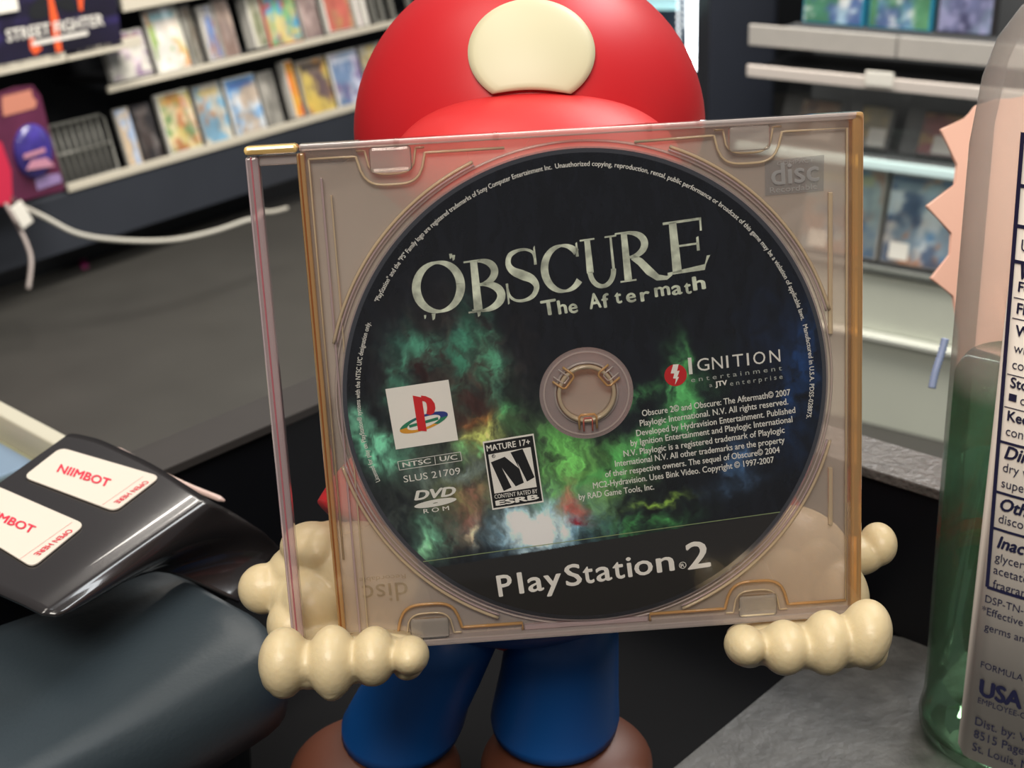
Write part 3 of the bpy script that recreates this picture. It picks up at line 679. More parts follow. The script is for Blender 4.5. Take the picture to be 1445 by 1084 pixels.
for xc, y, s in ((tl1, yt, 1), (tr1, yt, 1), (bl1, yb, -1), (br1, yb, -1)):
    ridge(clip(xc, y+s*.0012, s, .0058, .0056), .00026, 'clip_tab')
    lo = min(y+s*.002, y-s*.0038); hi = max(y+s*.002, y-s*.0038)
    wall('clip_lug', (xc-.0048, lo, ZF-.0022), (xc+.0048, hi, ZF-.0010), clear('lug_clear', (.98, .96, .94, 1), .16, (.9, .88, .84, 1), .08, 1.6), .0008)
for xx in (uv(915, 185)[0], uv(700, 205)[0], uv(560, 212)[0], uv(985, 175)[0]):
    wall('wall_notch', (xx-.0006, Y1-.0017, ZB), (xx+.0006, Y1+.0001, ZF-.0008), M_clear, .0001)
wall('bottom_step', (-.0135, Y0+.0017, ZB+.001), (.0175, Y0+.0030, ZB+.0024), M_pink, .0002)
# disc recess arcs
DC = np.array((.0044, -.0005)); RD = .0585
def angof(x, y): q = uv(x, y)-DC; return math.atan2(q[1], q[0])
def arc(r, a0, a1, rad, m, z=ZB+.0024, name='recess_ridge'):
    n = 40; return link(name, tube_me([(DC[0]+r*math.cos(a0+(a1-a0)*k/n), DC[1]+r*math.sin(a0+(a1-a0)*k/n), z) for k in range(n+1)], rad, 8), m, case, True)
for (p, q) in (((470, 485), (665, 225)), ((480, 660), (705, 868)), ((945, 207), (1163, 440)), ((1165, 620), (960, 852))):
    a0, a1 = angof(*p), angof(*q)
    if a1-a0 > math.pi: a1 -= 2*math.pi
    if a1-a0 < -math.pi: a1 += 2*math.pi
    arc(.0612, a0, a1, .00042, M_ridge); arc(.0604, a0, a1, .00025, M_pink)
link('recess_rim', tube_me([(DC[0]+.0597*math.cos(2*math.pi*k/160), DC[1]+.0597*math.sin(2*math.pi*k/160), ZB+.0016) for k in range(160)], .0003, 8, True), M_rim, case, True)
# hub with three sprung tabs
def ring_me(r0, r1, z0, z1, n=96, c=(0, 0)):
    vs = []; fs = []
    for r, z in ((r0, z0), (r1, z0), (r1, z1), (r0, z1)):
        for k in range(n): a = 2*math.pi*k/n; vs.append((c[0]+r*math.cos(a), c[1]+r*math.sin(a), z))
    for j in range(4):
        for k in range(n): fs.append((j*n+k, j*n+(k+1) % n, ((j+1) % 4)*n+(k+1) % n, ((j+1) % 4)*n+k))
    return mesh(vs, fs)
link('hub', ring_me(.0062, .0070, ZB+.001, ZF-.0012, c=DC), M_ridge, case, True)
link('hub_step', ring_me(.0073, .0077, ZB+.001, ZF-.0020, c=DC), M_rim, case, True)
for a in (-90, 38, 142):
    M = Matrix.Translation((DC[0], DC[1], 0)) @ Matrix.Rotation(math.radians(a-90), 4, 'Z')
    P = [(-.0021, .0086), (-.0021, .0056), (-.0016, .0050), (.0016, .0050), (.0021, .0056), (.0021, .0086)]
    me = tube_me([(x, y, ZF-.0013) for x, y in P], .00032, 8); me.transform(M); link('hub_tab', me, M_amber, case, True)
    me = tube_me([(x*.5, y*.9+.0014, ZF-.0013) for x, y in P], .0002, 8); me.transform(M); link('hub_tab', me, mat('tab_tint', rgb(196, 96, 84), .2) if a == -90 else M_rim, case, True)
# embossed mark on the tray, mirrored copy bottom left
M_emb = clear('embossed_plastic', (.88, .88, .88, 1), .34, (.42, .43, .44, 1), .3, .8)
M_emb2 = clear('embossed_letters', (1, 1, 1, 1), .4, (.66, .66, .66, 1), .3, 1)
em = Flat(); em.poly([uv(1081, 228), uv(1081, 277), uv(1164, 270), uv(1165, 219)][::1]); em.build('embossed_panel', M_emb, case).location = (0, 0, ZB+.0014)
em = Flat(); em.text('disc', uv(1090, 262), uv(1158, 255), .0050, .02); em.text('COMPACT', uv(1098, 234), uv(1150, 229), .0009); em.text('Recordable', uv(1088, 273), uv(1155, 267), .0013)
em.build('embossed_lettering', M_emb2, case).location = (0, 0, ZB+.0016)
em = Flat(); em.text('disc', uv(574, 823), uv(510, 829), .0050, .0); em.text('Recordable', uv(572, 812), uv(506, 818), .0012)
em.build('embossed_lettering', clear('embossed_amber', (.95, .9, .8, 1), .12, (.5, .42, .28, 1), .3, 1), case).location = (0, 0, ZB+.0016)

# ------------------------------------------------------------------ disc
disc = thing('game_disc', 'dark printed game disc with green artwork and white title inside the clear case', 'disc', MCs @ Matrix.Translation((DC[0], DC[1], -.0003)))
zt_ = .0006
def duv(x, y): return uv(x, y)-DC
link('disc_body', ring_me(.0075, RD, -.0006, zt_-.00006, 160), clear('disc_clear', (.90, .82, .82, 1), .28, (.72, .66, .66, 1), .08, 1.2), disc)
link('mirror_band', ring_me(.0570, .0581, zt_-.00006, zt_, 200), mat('disc_mirror', rgb(150, 150, 155), .18, 1.0), disc)
link('hub_ring', ring_me(.0100, .0104, zt_-.00006, zt_+.0001, 96), M_rim, disc)
# print: polar grid with painted colour
NRr, NA = 230, 720
rr = np.linspace(.0113, .0571, NRr); aa = np.linspace(0, 2*np.pi, NA, endpoint=False)
Rg, Ag = np.meshgrid(rr, aa, indexing='ij'); Xd = Rg*np.cos(Ag); Yd = Rg*np.sin(Ag)
# photo-like design coordinates: 5840 units per metre, origin at the disc centre
cxp, cyp = 827, 541
PX = cxp+Xd*5860; PY = cyp-Yd*5790+ -Xd*250
rs = np.random.RandomState(3)
def vnoise(x, y, seed):
    r = np.random.RandomState(seed).rand(64, 64); xi = np.floor(x).astype(int); yi = np.floor(y).astype(int); fx = x-xi; fy = y-yi
    fx = fx*fx*(3-2*fx); fy = fy*fy*(3-2*fy); g = lambda a, b: r[a % 64, b % 64]
    return g(xi, yi)*(1-fx)*(1-fy)+g(xi+1, yi)*fx*(1-fy)+g(xi, yi+1)*(1-fx)*fy+g(xi+1, yi+1)*fx*fy
def fbm(x, y, seed, o=5):
    s = 0; a = .5
    for k in range(o): s = s+a*vnoise(x*2**k, y*2**k, seed+k); a *= .55
    return s/ (1-.55**o)*.9
wx = (fbm(PX/34, PY/34, 11)-.5)*44; wy = (fbm(PX/34, PY/34, 31)-.5)*44
QX, QY = PX+wx, PY+wy
img = np.zeros(PX.shape+(3,)) + np.array((13, 15, 20.))
blobs = [ # cx, cy, rx, ry, rot, colour, strength
 (640, 520, 110, 120, 0, (46, 40, 38), .8), (560, 700, 90, 80, 0, (40, 46, 46), .8), (690, 640, 150, 90, 0, (50, 58, 48), .7),
 (600, 470, 46, 26, 10, (58, 110, 92), .8), (572, 500, 16, 55, 10, (58, 104, 88), .7), (655, 480, 14, 60, 5, (56, 112, 92), .8), (690, 490, 20, 66, -12, (66, 120, 96), .85),
 (600, 535, 45, 14, 0, (64, 120, 98), .8), (602, 500, 24, 22, 0, (34, 22, 22), .9), (668, 560, 28, 55, 0, (48, 30, 28), .8),
 (520, 600, 50, 26, 30, (92, 158, 130), .95), (535, 630, 46, 20, 20, (88, 150, 124), .9), (500, 570, 20, 20, 0, (80, 130, 110), .7),
 (685, 600, 34, 24, -35, (150, 160, 90), .95), (668, 622, 26, 9, 0, (96, 150, 96), .9), (672, 575, 24, 10, 0, (140, 90, 50), .7), (716, 568, 14, 18, 0, (80, 150, 96), .85),
 (735, 590, 22, 40, 0, (48, 70, 48), .8), (640, 655, 60, 22, -10, (104, 120, 120), .55), (640, 690, 46, 26, 0, (110, 116, 70), .6),
 (785, 640, 46, 60, 10, (84, 146, 76), .9), (840, 660, 70, 42, 0, (80, 122, 66), .85), (870, 640, 120, 22, -35, (70, 136, 74), .8), (930, 600, 90, 16, -50, (62, 124, 72), .7),
 (968, 545, 22, 62, -8, (78, 156, 92), .9), (972, 500, 9, 40, -8, (56, 110, 64), .8), (905, 545, 50, 12, -30, (56, 110, 66), .7), (830, 700, 60, 30, 0, (92, 130, 76), .8), (900, 735, 70, 26, -10, (58, 120, 66), .8),
 (1040, 650, 24, 40, 15, (52, 78, 110), .7), (1020, 690, 60, 12, -10, (52, 74, 100), .6), (930, 700, 90, 26, -5, (14, 16, 18), .85), (922, 702, 40, 4, -8, (130, 170, 70), .9),
 (1130, 520, 34, 110, 5, (22, 46, 84), .7), (1090, 470, 50, 80, 0, (18, 26, 44), .5),
 (640, 725, 28, 40, 25, (96, 62, 56), .75), (655, 700, 20, 30, 20, (120, 84, 70), .6), (600, 745, 34, 34, 30, (86, 140, 116), .6), (585, 765, 14, 30, 20, (120, 180, 140), .7), (655, 740, 12, 22, 0, (170, 160, 130), .8),
 (760, 735, 80, 44, -8, (96, 136, 160), .9), (748, 738, 50, 36, 0, (170, 198, 208), .95), (742, 738, 32, 28, 0, (236, 242, 240), 1.0), (804, 712, 24, 12, 40, (140, 76, 70), .85), (795, 690, 12, 24, 20, (160, 90, 80), .6), (812, 732, 20, 6, 10, (110, 40, 50), .8)]
for cx, cy, rx, ry, rot, colr, st in blobs:
    a = math.radians(rot); ux = (QX-cx)*math.cos(a)+(QY-cy)*math.sin(a); uy = -(QX-cx)*math.sin(a)+(QY-cy)*math.cos(a)
    g = np.exp(-((ux/rx)**2+(uy/ry)**2)*1.2)*st
    g = np.clip(g*(2.6*fbm((QX+wy)/13, (QY+wx)/17, int(cx+cy))-.35), 0, 1)[..., None]; img = img*(1-g)+np.array(colr)*g
streak = .95+1.15*fbm(PX/9+wx/12, PY/40, 77); img *= streak[..., None]
# lower plain charcoal band
bandline = 792+(PX-597)*(722-792)/(1100-597)
img = np.where((PY > bandline)[..., None], np.array((44., 43, 42)), img)
img = lin(np.clip(img, 0, 255))
idx = np.arange(NRr*NA).reshape(NRr, NA); nx_ = np.roll(idx, -1, 1)
quads = np.stack([idx[:-1], idx[1:], nx_[1:], nx_[:-1]], -1).reshape(-1, 4)
me = bpy.data.meshes.new('print'); me.vertices.add(NRr*NA); me.vertices.foreach_set('co', np.stack([Xd, Yd, np.full_like(Xd, zt_+.00002)], -1).ravel())
me.loops.add(quads.size); me.loops.foreach_set('vertex_index', quads.ravel().astype(np.int32)); me.polygons.add(len(quads)); me.polygons.foreach_set('loop_start', np.arange(0, quads.size, 4, dtype=np.int32))
me.update(calc_edges=True); ca = me.color_attributes.new('Col', 'FLOAT_COLOR', 'POINT')
ca.data.foreach_set('color', np.concatenate([img, np.ones(img.shape[:2]+(1,))], -1).ravel().astype(np.float32))
pr = link('label_print', me, mat('disc_print', (1, 1, 1, 1), .14, attr='Col', spec=.35), disc)
M_ink = mat('silver_white_ink', rgb(236, 236, 230), .4); M_ink_dim = mat('greyed_ink', rgb(178, 184, 178), .4)
M_title = mat('weathered_title_ink', rgb(205, 214, 196), .4, var=.5, vscale=260); M_white = mat('white_ink', rgb(248, 246, 240), .4); M_blk = mat('black_ink', rgb(14, 13, 14), .4)
ZI = zt_+.00008
def fbuild(f, name, m, z=0):
    o = f.build(name, m, pr); o.location = (0, 0, ZI+z); return o
# serif title letters drawn as tapered strokes inside a unit box
def stroke(P, Wd):
    """P centre points, Wd widths -> list of quads"""
    P = np.array(P, float); out = []
    T = np.gradient(P, axis=0); T /= np.linalg.norm(T, axis=1)[:, None]+1e-9; N = np.stack([-T[:, 1], T[:, 0]], 1)
    W2 = np.array(Wd)[:, None]/2; a = P+N*W2; b = P-N*W2
    for i in range(len(P)-1): out.append([a[i], a[i+1], b[i+1], b[i]])
    return out
def arcp(cx, cy, rx, ry, a0, a1, n=26): t = np.radians(np.linspace(a0, a1, n)); return np.stack([cx+rx*np.cos(t), cy+ry*np.sin(t)], 1), t
def vst(x, w=.17, y0=0, y1=1): return [[(x-w/2, y0), (x+w/2, y0), (x+w/2*.8, y1), (x-w/2*.8, y1)]]
def ser(x, y, w=.34, h=.035): return [[(x-w/2, y-h/2), (x+w/2, y-h/2), (x+w/2, y+h/2), (x-w/2, y+h/2)]]
def ringst(cx, cy, rx, ry, a0, a1, wt, wn, n=40):
    P, t = arcp(cx, cy, rx, ry, a0, a1, n); return stroke(P, wn+(wt-wn)*np.abs(np.cos(t)))
L = {}
L['O'] = ringst(.5, .5, .43, .46, 0, 361, .17, .05)
L['B'] = vst(.25, .20)+ser(.22, 0, .40)+ser(.22, 1, .40)+ringst(.35, .75, .36, .235, -92, 92, .17, .05)+ringst(.35, .26, .46, .26, -92, 92, .19, .05)
sp = np.array([(.86, .78), (.82, .90), (.66, .97), (.46, .97), (.26, .90), (.20, .74), (.30, .60), (.52, .50), (.74, .40), (.84, .25), (.74, .09), (.52, .02), (.30, .04), (.16, .14), (.12, .30)])
spw = [.05, .06, .05, .06, .11, .14, .16, .19, .17, .14, .10, .06, .05, .06, .05]
tS = np.linspace(0, len(sp)-1, 60); ps = smoothpts([Vector((a, b, 0)) for a, b in sp], 5); tt_ = np.linspace(0, 1, len(ps))
L['S'] = stroke([(p.x, p.y) for p in ps], np.interp(tt_, np.linspace(0, 1, len(spw)), spw))+[[(.83, .66), (.90, .66), (.89, 1.02), (.85, .98)], [(.09, .38), (.15, .38), (.14, .0), (.10, -.02)]]
L['C'] = ringst(.54, .5, .44, .47, 38, 322, .18, .05)+[[(.86, .70), (.93, .70), (.92, 1.0), (.88, .98)]]
L['U'] = vst(.24, .18, .32, 1)+vst(.84, .07, .30, 1)+ser(.24, 1, .38)+ser(.84, 1, .30)+ringst(.535, .34, .30, .32, 180, 360, .13, .08)
L['R'] = vst(.22, .17)+ser(.22, 0, .36)+ser(.20, 1, .36)+ringst(.30, .73, .36, .25, -92, 92, .16, .05)+stroke([(.36, .48), (.52, .36), (.70, .14), (.88, -.02), (1.08, -.05), (1.2, .0)], [.12, .16, .18, .13, .08, .03])
L['E'] = vst(.30, .19)+[[(.10, -.015), (.86, -.015), (.90, .10), (.10, .03)], [(.84, .0), (.90, .10), (1.0, .26), (.93, .26)], [(.10, .97), (.88, .97), (.88, 1.02), (.10, 1.02)], [(.84, .76), (.88, .76), (.89, 1.02), (.85, 1.02)], [(.35, .50), (.78, .50), (.78, .54), (.35, .54)], [(.74, .38), (.80, .38), (.80, .66), (.75, .64)]]
fl = Flat()
rng = np.random.RandomState(5)
for ch, x0, x1, y0, y1 in (('O', 581, 655, 366, 443), ('B', 655, 717, 364, 437), ('S', 706, 764, 349, 425), ('C', 761, 822, 343, 413), ('U', 817, 873, 334, 405), ('R', 868, 932, 324, 394), ('E', 930, 1000, 310, 384)):
    w_, h_ = x1-x0, y1-y0; sh = math.tan(math.radians(8))
    hh_ = h_ - w_*sh*.25; bx, by = x0+hh_*.07, y1+4
    for qd in L[ch]:
        P = []
        for (a, b) in qd:
            x = bx + a*w_*.98 - b*hh_*.10; y = by - b*hh_ - a*w_*sh
            P.append(duv(x, y))
        fl.poly(P)
# worn drips and specks on the title
for x, y in ((600, 446), (612, 445), (668, 438), (676, 440), (636, 360), (640, 362)):
    p = duv(x, y); s_ = .00022+.0003*rng.rand(); fl.poly([p+(-s_, s_), p+(-s_*.6, -2.4*s_), p+(s_*.5, -1.6*s_), p+(s_, s_)])
fbuild(fl, 'title_lettering', M_title)
fl = Flat()
word = 'The Aftermath'; xs = [765, 788, 803, 0, 832, 850, 868, 884, 904, 924, 948, 966, 978]; ws = [22, 13, 13, 0, 17, 11, 10, 14, 14, 22, 15, 10, 18]
for k_, (c_, x, wd) in enumerate(zip(word, xs, ws)):
    if c_ == ' ': continue
    y = 447-(x-765)*.168+(k_ % 3-1)*1.5; hh_ = (3.6 if c_ in 'TA' else 3.3)*.001
    fl.text(c_, duv(x, y), duv(x+wd, y-wd*.168), hh_, .028)
fbuild(fl, 'subtitle_lettering', M_title)
# ring text
fl = Flat()
def ra(x, y): q = duv(x, y); return math.atan2(q[1], q[0])
def arct(txt, p, q, r=.0540, h=.00112):
    a0, a1 = ra(*p), ra(*q)
    while a1 > a0: a1 -= 2*math.pi
    fl.arc_text(txt, r, a0, a1, h, .012)
arct('Licensed for play on PlayStation\u00ae systems with the NTSC U/C designation only.', (525, 683), (502, 448))
arct('"PlayStation" and the "PS" Family logo are registered trademarks of Sony Computer Entertainment Inc.', (519, 420), (777, 226))
arct('Unauthorized copying, reproduction, rental, public performance or broadcast of this game may be a violation of applicable laws.', (782, 226), (1131, 452))
arct('Manufactured in U.S.A. PDSS-028875.', (1134, 458), (1137, 590))
# paragraph
for txt, p, q in (
 ('Obscure 2\u00a9 and Obscure: The Aftermath\u00a9 2007', (906, 587), (1115, 557)), ('Playlogic International. N.V. All rights reserved.', (903, 601), (1112, 570)),
 ('Developed by Hydravision Entertainment. Published', (898, 615), (1122, 582)), ('by Ignition Entertainment and Playlogic International', (890, 629), (1118, 595)),
 ('N.V. Playlogic is a registered trademark of Playlogic', (880, 644), (1107, 610)), ('International N.V. All other trademarks are the property', (868, 658), (1107, 624)),
 ('of their respective owners. The sequel of Obscure\u00a9 2004', (854, 673), (1100, 638)), ('MC2-Hydravision. Uses Bink Video. Copyright \u00a9 1997-2007', (837, 689), (1092, 652)),
 ('by RAD Game Tools, Inc.', (817, 705), (923, 690))):
    fl.text(txt, duv(*p), duv(*q), .00155, .014)
fbuild(fl, 'fine_print', M_ink)
fl = Flat()
# maker logo
for c_, x, wd in (('I', 972, 5), ('G', 984, 17), ('N', 1005, 15), ('I', 1025, 3), ('T', 1034, 15), ('I', 1054, 3), ('O', 1063, 17), ('N', 1086, 15)):
    y = 525-(x-972)*.118; tall = .0042 if x == 972 else .0031
    fl.text(c_, duv(x, y+(3 if x == 972 else 0)), duv(x+wd, y+(3 if x == 972 else 0)-wd*.118), tall, .0)
fbuild(fl, 'maker_lettering', M_ink)
fl = Flat(); fl.text('e n t e r t a i n m e n t', duv(975, 539), duv(1103, 522), .0012); fl.text('a', duv(1001, 546), duv(1005, 545), .0010); fl.text('e n t e r p r i s e', duv(1030, 544), duv(1104, 534), .0012)
fbuild(fl, 'maker_small_lettering', M_ink_dim)
fl = Flat(); fl.text('JTV', duv(1009, 545), duv(1026, 542.5), .0012, .04); fbuild(fl, 'partner_mark', M_white)
def circ(c, r, n=40): return [(c[0]+r*math.cos(2*math.pi*k/n), c[1]+r*math.sin(2*math.pi*k/n)) for k in range(n)]
fl = Flat(); fl.poly(circ(duv(953, 529), .0027)); fbuild(fl, 'red_roundel', mat('red_ink', rgb(206, 34, 38), .4))
def cp(x, y): return duv(780+x/3.6125, 460+y/3.6125)
fl = Flat(); fl.poly([cp(612, 195), cp(640, 193), cp(632, 228), cp(645, 226), cp(634, 258), cp(642, 258), cp(622, 298), cp(626, 266), cp(612, 266), cp(618, 240), cp(600, 240)]); fbuild(fl, 'white_bolt', M_white, .00006)
# divider and console name
fl = Flat(); fl.line(duv(597, 792), duv(1100, 722), .00018); fl.v = [(x, y, z) for x, y, z in fl.v]; fbuild(fl, 'divider_line', mat('pale_green_ink', rgb(150, 170, 120), .4))
fl = Flat()
for c_, x, wd in (('P', 704, 21), ('l', 733, 7), ('a', 746, 22), ('y', 769, 25), ('S', 799, 23), ('t', 824, 15), ('a', 842, 22), ('t', 866, 16), ('i', 886, 7), ('o', 896, 26), ('n', 927, 25)):
    y = 841-(x-706)*.152; b_ = .017
    fl.text(c_, duv(x, y), duv(x+wd, y-wd*.152), .0056, b_)
fl.text('2', duv(970, 803), duv(1003, 798), .0070, .018)
def ringp(c, r0, r1, n=32, rx=1, ry=1, a0=0, a1=360, rot=0):
    out = []
    cr, sr = math.cos(rot), math.sin(rot)
    def P(r, a): x, y = r*rx*math.cos(a), r*ry*math.sin(a); return (c[0]+x*cr-y*sr, c[1]+x*sr+y*cr)
    for k in range(n):
        a, b = math.radians(a0+(a1-a0)*k/n), math.radians(a0+(a1-a0)*(k+1)/n); out.append([P(r0, a), P(r1, a), P(r1, b), P(r0, b)])
    return out
for qd in ringp(duv(963, 797), .00075, .0009): fl.poly(qd)
fl.text('R', duv(960.5, 800), duv(966, 799), .0009, .01)
fbuild(fl, 'console_lettering', M_white)
# maker square with red upright and coloured loop
def c4(x, y): return duv(480+x/4.516, 480+y/4.516)
fl = Flat(); fl.poly([c4(288, 310), c4(355, 695), c4(752, 635), c4(690, 250)]); fbuild(fl, 'white_square', M_white)
lc = c4(533, 522)
for nm, a0, a1, colr in (('orange_loop', 170, 300, (226, 160, 50)), ('green_loop', 125, 170, (40, 130, 96)), ('green_loop', 300, 345, (40, 130, 96)), ('blue_loop', -15, 100, (44, 62, 140)), ('teal_loop', 100, 125, (34, 110, 110))):
    fl = Flat()
    for qd in ringp(lc, .0042, .0061, 20, 1.0, .30, a0, a1, math.radians(17)): fl.poly(qd)
    fbuild(fl, nm, mat(nm+'_ink', rgb(*colr), .4), .00006)
fl = Flat(); fl.line(c4(440, 548), c4(625, 496), .0007); fbuild(fl, 'green_stroke', mat('green_stroke_ink', rgb(40, 130, 96), .4), .00006)
fl = Flat(); fl.poly([c4(462, 350), c4(497, 575), c4(552, 578), c4(523, 385), c4(520, 362)])
pb = [c4(515, 350), c4(545, 354), c4(580, 370), c4(602, 400), c4(607, 432), c4(598, 462), c4(575, 474), c4(552, 468)]; pi = [c4(520, 384), c4(538, 388), c4(548, 396), c4(552, 412), c4(554, 430), c4(553, 445), c4(551, 456), c4(550, 466)]
for k_ in range(7): fl.poly([pb[k_], pi[k_], pi[k_+1], pb[k_+1]])
fbuild(fl, 'red_upright', mat('bright_red_ink', rgb(214, 36, 40), .4), .00012)
# region box, serial, format mark
fl = Flat(); cr_ = [c4(367, 772), c4(378, 826), c4(776, 765), c4(766, 710)]
for a, b in zip(cr_, cr_[1:]+cr_[:1]): fl.line(a, b, .00014)
fl.line(c4(602, 740), c4(608, 792), .00014); fl.text('NTSC', c4(400, 808), c4(580, 780), .0012, .02); fl.text('U/C', c4(636, 770), c4(748, 756), .0012, .02)
fl.text('SLUS 21709', c4(408, 905), c4(768, 850), .0017, 0)
fl.text('DVD', c4(472, 1018), c4(742, 985), .0023, .045, .25)
for qd in ringp(c4(607, 1035), .0006, .0052, 36, 1, .17, 0, 360, math.radians(7)): fl.poly(qd)
fl.text('R O M', duv(598, 724), duv(634, 719), .0011, .01)
fbuild(fl, 'format_lettering', M_ink)
# rating box
fl = Flat(); fl.poly([c4(907, 645), c4(970, 1080), c4(1297, 1030), c4(1232, 593)]); fbuild(fl, 'rating_border', M_white)
def ins(P, k): c = sum(P)/4; return [c+(p-c)*k for p in P]
R4 = [c4(907, 645), c4(970, 1080), c4(1297, 1030), c4(1232, 593)]
fl = Flat(); fl.poly(ins(R4, .95)); fbuild(fl, 'rating_black', M_blk, .00005)
fl = Flat(); fl.poly([c4(943, 727), c4(983, 975), c4(1252, 932), c4(1213, 678)]); fl.text('MATURE 17+', c4(935, 706), c4(1212, 662), .0015, .02)
fl.text('CONTENT RATED BY', c4(985, 1008), c4(1258, 970), .00105, .008); fl.text('ESRB', c4(992, 1052), c4(1268, 1008), .00125, .05); fbuild(fl, 'rating_white', M_white, .0001)
fl = Flat(); fl.poly([c4(960, 775), c4(1048, 740), c4(1140, 815), c4(1085, 712), c4(1162, 690), c4(1238, 870), c4(1190, 898), c4(1128, 775), c4(1170, 905), c4(1118, 928), c4(1030, 810), c4(1092, 935), c4(1042, 958)])
for qd in ringp(c4(977, 736), .00033, .00045, 20): fl.poly(qd)
fl.text('R', c4(971, 742), c4(983, 740), .0005, .01)
fbuild(fl, 'rating_letter', M_blk, .00015)

# ------------------------------------------------------------------ hand sanitiser bottle
ba = math.radians(-32); e1 = Vector((math.cos(ba), math.sin(ba), 0)); bn = Vector((e1.y, -e1.x, 0))   # bn faces the camera side
LP = at(1350, 1040, .43)                       # lower left corner of the label
BH = .222; HWd, HD = .0553, .027
bc0 = LP + e1*(HWd-.0178) - bn*HD; bc0.z = 0
MB_ = frameM(bc0, e1, -bn, (0, 0, 1)); MBi = MB_.inverted()
bot = thing('sanitizer_bottle', 'large clear bottle of green liquid with a white drug facts label at right edge', 'bottle', MB_)
def sect(hw, hd, n=64, p=3.2):
    P = []
    for k in range(n):
        a = 2*math.pi*k/n; c, s = math.cos(a), math.sin(a); P.append((hw*abs(c)**(2/p)*(1 if c > 0 else -1), hd*abs(s)**(2/p)*(1 if s > 0 else -1)))
    return P
def loft(rows, cap=True):
    vs = []; fs = []; n = 64
    for z, k1, k2 in rows: vs += [(x, y, z) for x, y in sect(HWd*k1, HD*k2, n)]
    for j in range(len(rows)-1):
        for k in range(n): fs.append((j*n+k, j*n+(k+1) % n, (j+1)*n+(k+1) % n, (j+1)*n+k))
    fs.append(tuple(range(n))[::-1]); fs.append(tuple((len(rows)-1)*n+k for k in range(n)))
    return mesh(vs, fs)
zs = (MBi @ pln(1372, 60, LP, bn)).z
LZ = (MBi @ pln(1345, 560, LP, bn)).z
M_bot = clear('bottle_plastic', (.97, .97, .95, 1), .22, (.90, .82, .76, 1), .25, .7, ior=1.22, hz_noise=60)
nt = M_bot.node_tree; tcn = nt.nodes.new('ShaderNodeTexCoord'); sx_ = nt.nodes.new('ShaderNodeSeparateXYZ'); mr_ = nt.nodes.new('ShaderNodeMapRange'); mm_ = nt.nodes.new('ShaderNodeMath'); mm_.operation = 'MULTIPLY'
nt.links.new(tcn.outputs['Object'], sx_.inputs[0]); nt.links.new(sx_.outputs['Z'], mr_.inputs['Value'])
mr_.inputs['From Min'].default_value = LZ-.004; mr_.inputs['From Max'].default_value = LZ+.006; mr_.inputs['To Min'].default_value = .12; mr_.inputs['To Max'].default_value = 1.1
hz_ = [l for l in nt.links if l.to_node.type == 'MIX_SHADER' and l.from_node.type == 'MAP_RANGE'][0]; tgt_ = hz_.to_socket; src_ = hz_.from_socket
nt.links.new(src_, mm_.inputs[0]); nt.links.new(mr_.outputs[0], mm_.inputs[1]); nt.links.new(mm_.outputs[0], tgt_)
rows = [(.001, .84, .8), (.0025, .91, .9), (.008, .975, 1.0), (.013, .985, 1.01), (.018, .965, .98), (.03, .965, .975), (.10, .985, .975), (zs-.03, 1.0, .975), (zs-.012, .97, .96), (zs-.002, .92, .92), (zs+.006, .83, .85), (zs+.013, .68, .74), (zs+.018, .5, .62), (zs+.022, .36, .55), (zs+.034, .32, .54)]
link('bottle_body', loft(rows), M_bot, bot, True)
ml = clear('green_liquid', (.62, .88, .68, 1), .14, (.04, .24, .09, 1), .05, .8, ior=1.33)
link('liquid', loft([(.003, .80, .76), (.008, .955, .97), (.013, .97, .975), (.018, .95, .955), (.03, .95, .955), (LZ, .965, .955)]), ml, bot, True)
link('bottle_cap', loft([(zs+.034, .40, .66), (zs+.055, .40, .66)]), mat('white_cap', rgb(225, 225, 222), .4), bot, True)
# label on the near face
def lb(x, y): q = MBi @ pln(x, y, LP, bn); return np.array((q.x, q.z))
lx0 = lb(1350, 1040)[0]; lz0 = lb(1355, 1072)[1]; lz1 = lb(1420, 158)[1]
def wrap(x, off): return -HD*.985*(1-abs(min(max(x/(HWd*.99), -1), 1))**3.2)**(1/3.2)-off
def label_me(x0, x1, z0, z1, r, off, nx=36):
    # rounded rectangle wrapped on the body curve
    vs = []; fs = []
    for i in range(nx+1):
        x = x0+(x1-x0)*i/nx; e = min(x-x0, x1-x); c = r-math.sqrt(max(r*r-(r-min(e, r))**2, 0)); y = wrap(x, off)
        vs += [(x, y, z0+c), (x, y, z1-c), (x, y+.0002, z0+c), (x, y+.0002, z1-c)]
    for i in range(nx):
        a = i*4; b = a+4; fs += [(a, b, b+1, a+1), (a+2, a+3, b+3, b+2), (a, a+2, b+2, b), (a+1, b+1, b+3, a+3)]
    return mesh(vs, fs)
lab = link('back_label', label_me(lx0, -lx0, lz0, lz1, .004, .0006), mat('label_paper', rgb(232, 225, 214), .5, var=.02, vscale=40), bot, True)
# front label on the far side
PF = LP - bn*2*HD
def sheer(name, col):
    m = bpy.data.materials.new(name); m.use_nodes = True; nt = m.node_tree; o = [n for n in nt.nodes if n.type == 'OUTPUT_MATERIAL'][0]
    a = nt.nodes.new('ShaderNodeBsdfDiffuse'); b = nt.nodes.new('ShaderNodeBsdfTranslucent'); x = nt.nodes.new('ShaderNodeMixShader'); x.inputs[0].default_value = .75
    a.inputs[0].default_value = col; b.inputs[0].default_value = col; nt.links.new(a.outputs[0], x.inputs[1]); nt.links.new(b.outputs[0], x.inputs[2]); nt.links.new(x.outputs[0], o.inputs[0]); return m
def fz(x, y): return (MBi @ pln(x, y, PF, bn)).z
def far(name, y0, y1, off, m):
    q = label_me(-.0544, .0544, fz(1345, y0), fz(1345, y1), .0005, off); q.transform(Matrix.Rotation(math.pi, 4, 'Z')); return link(name, q, m, bot, True)
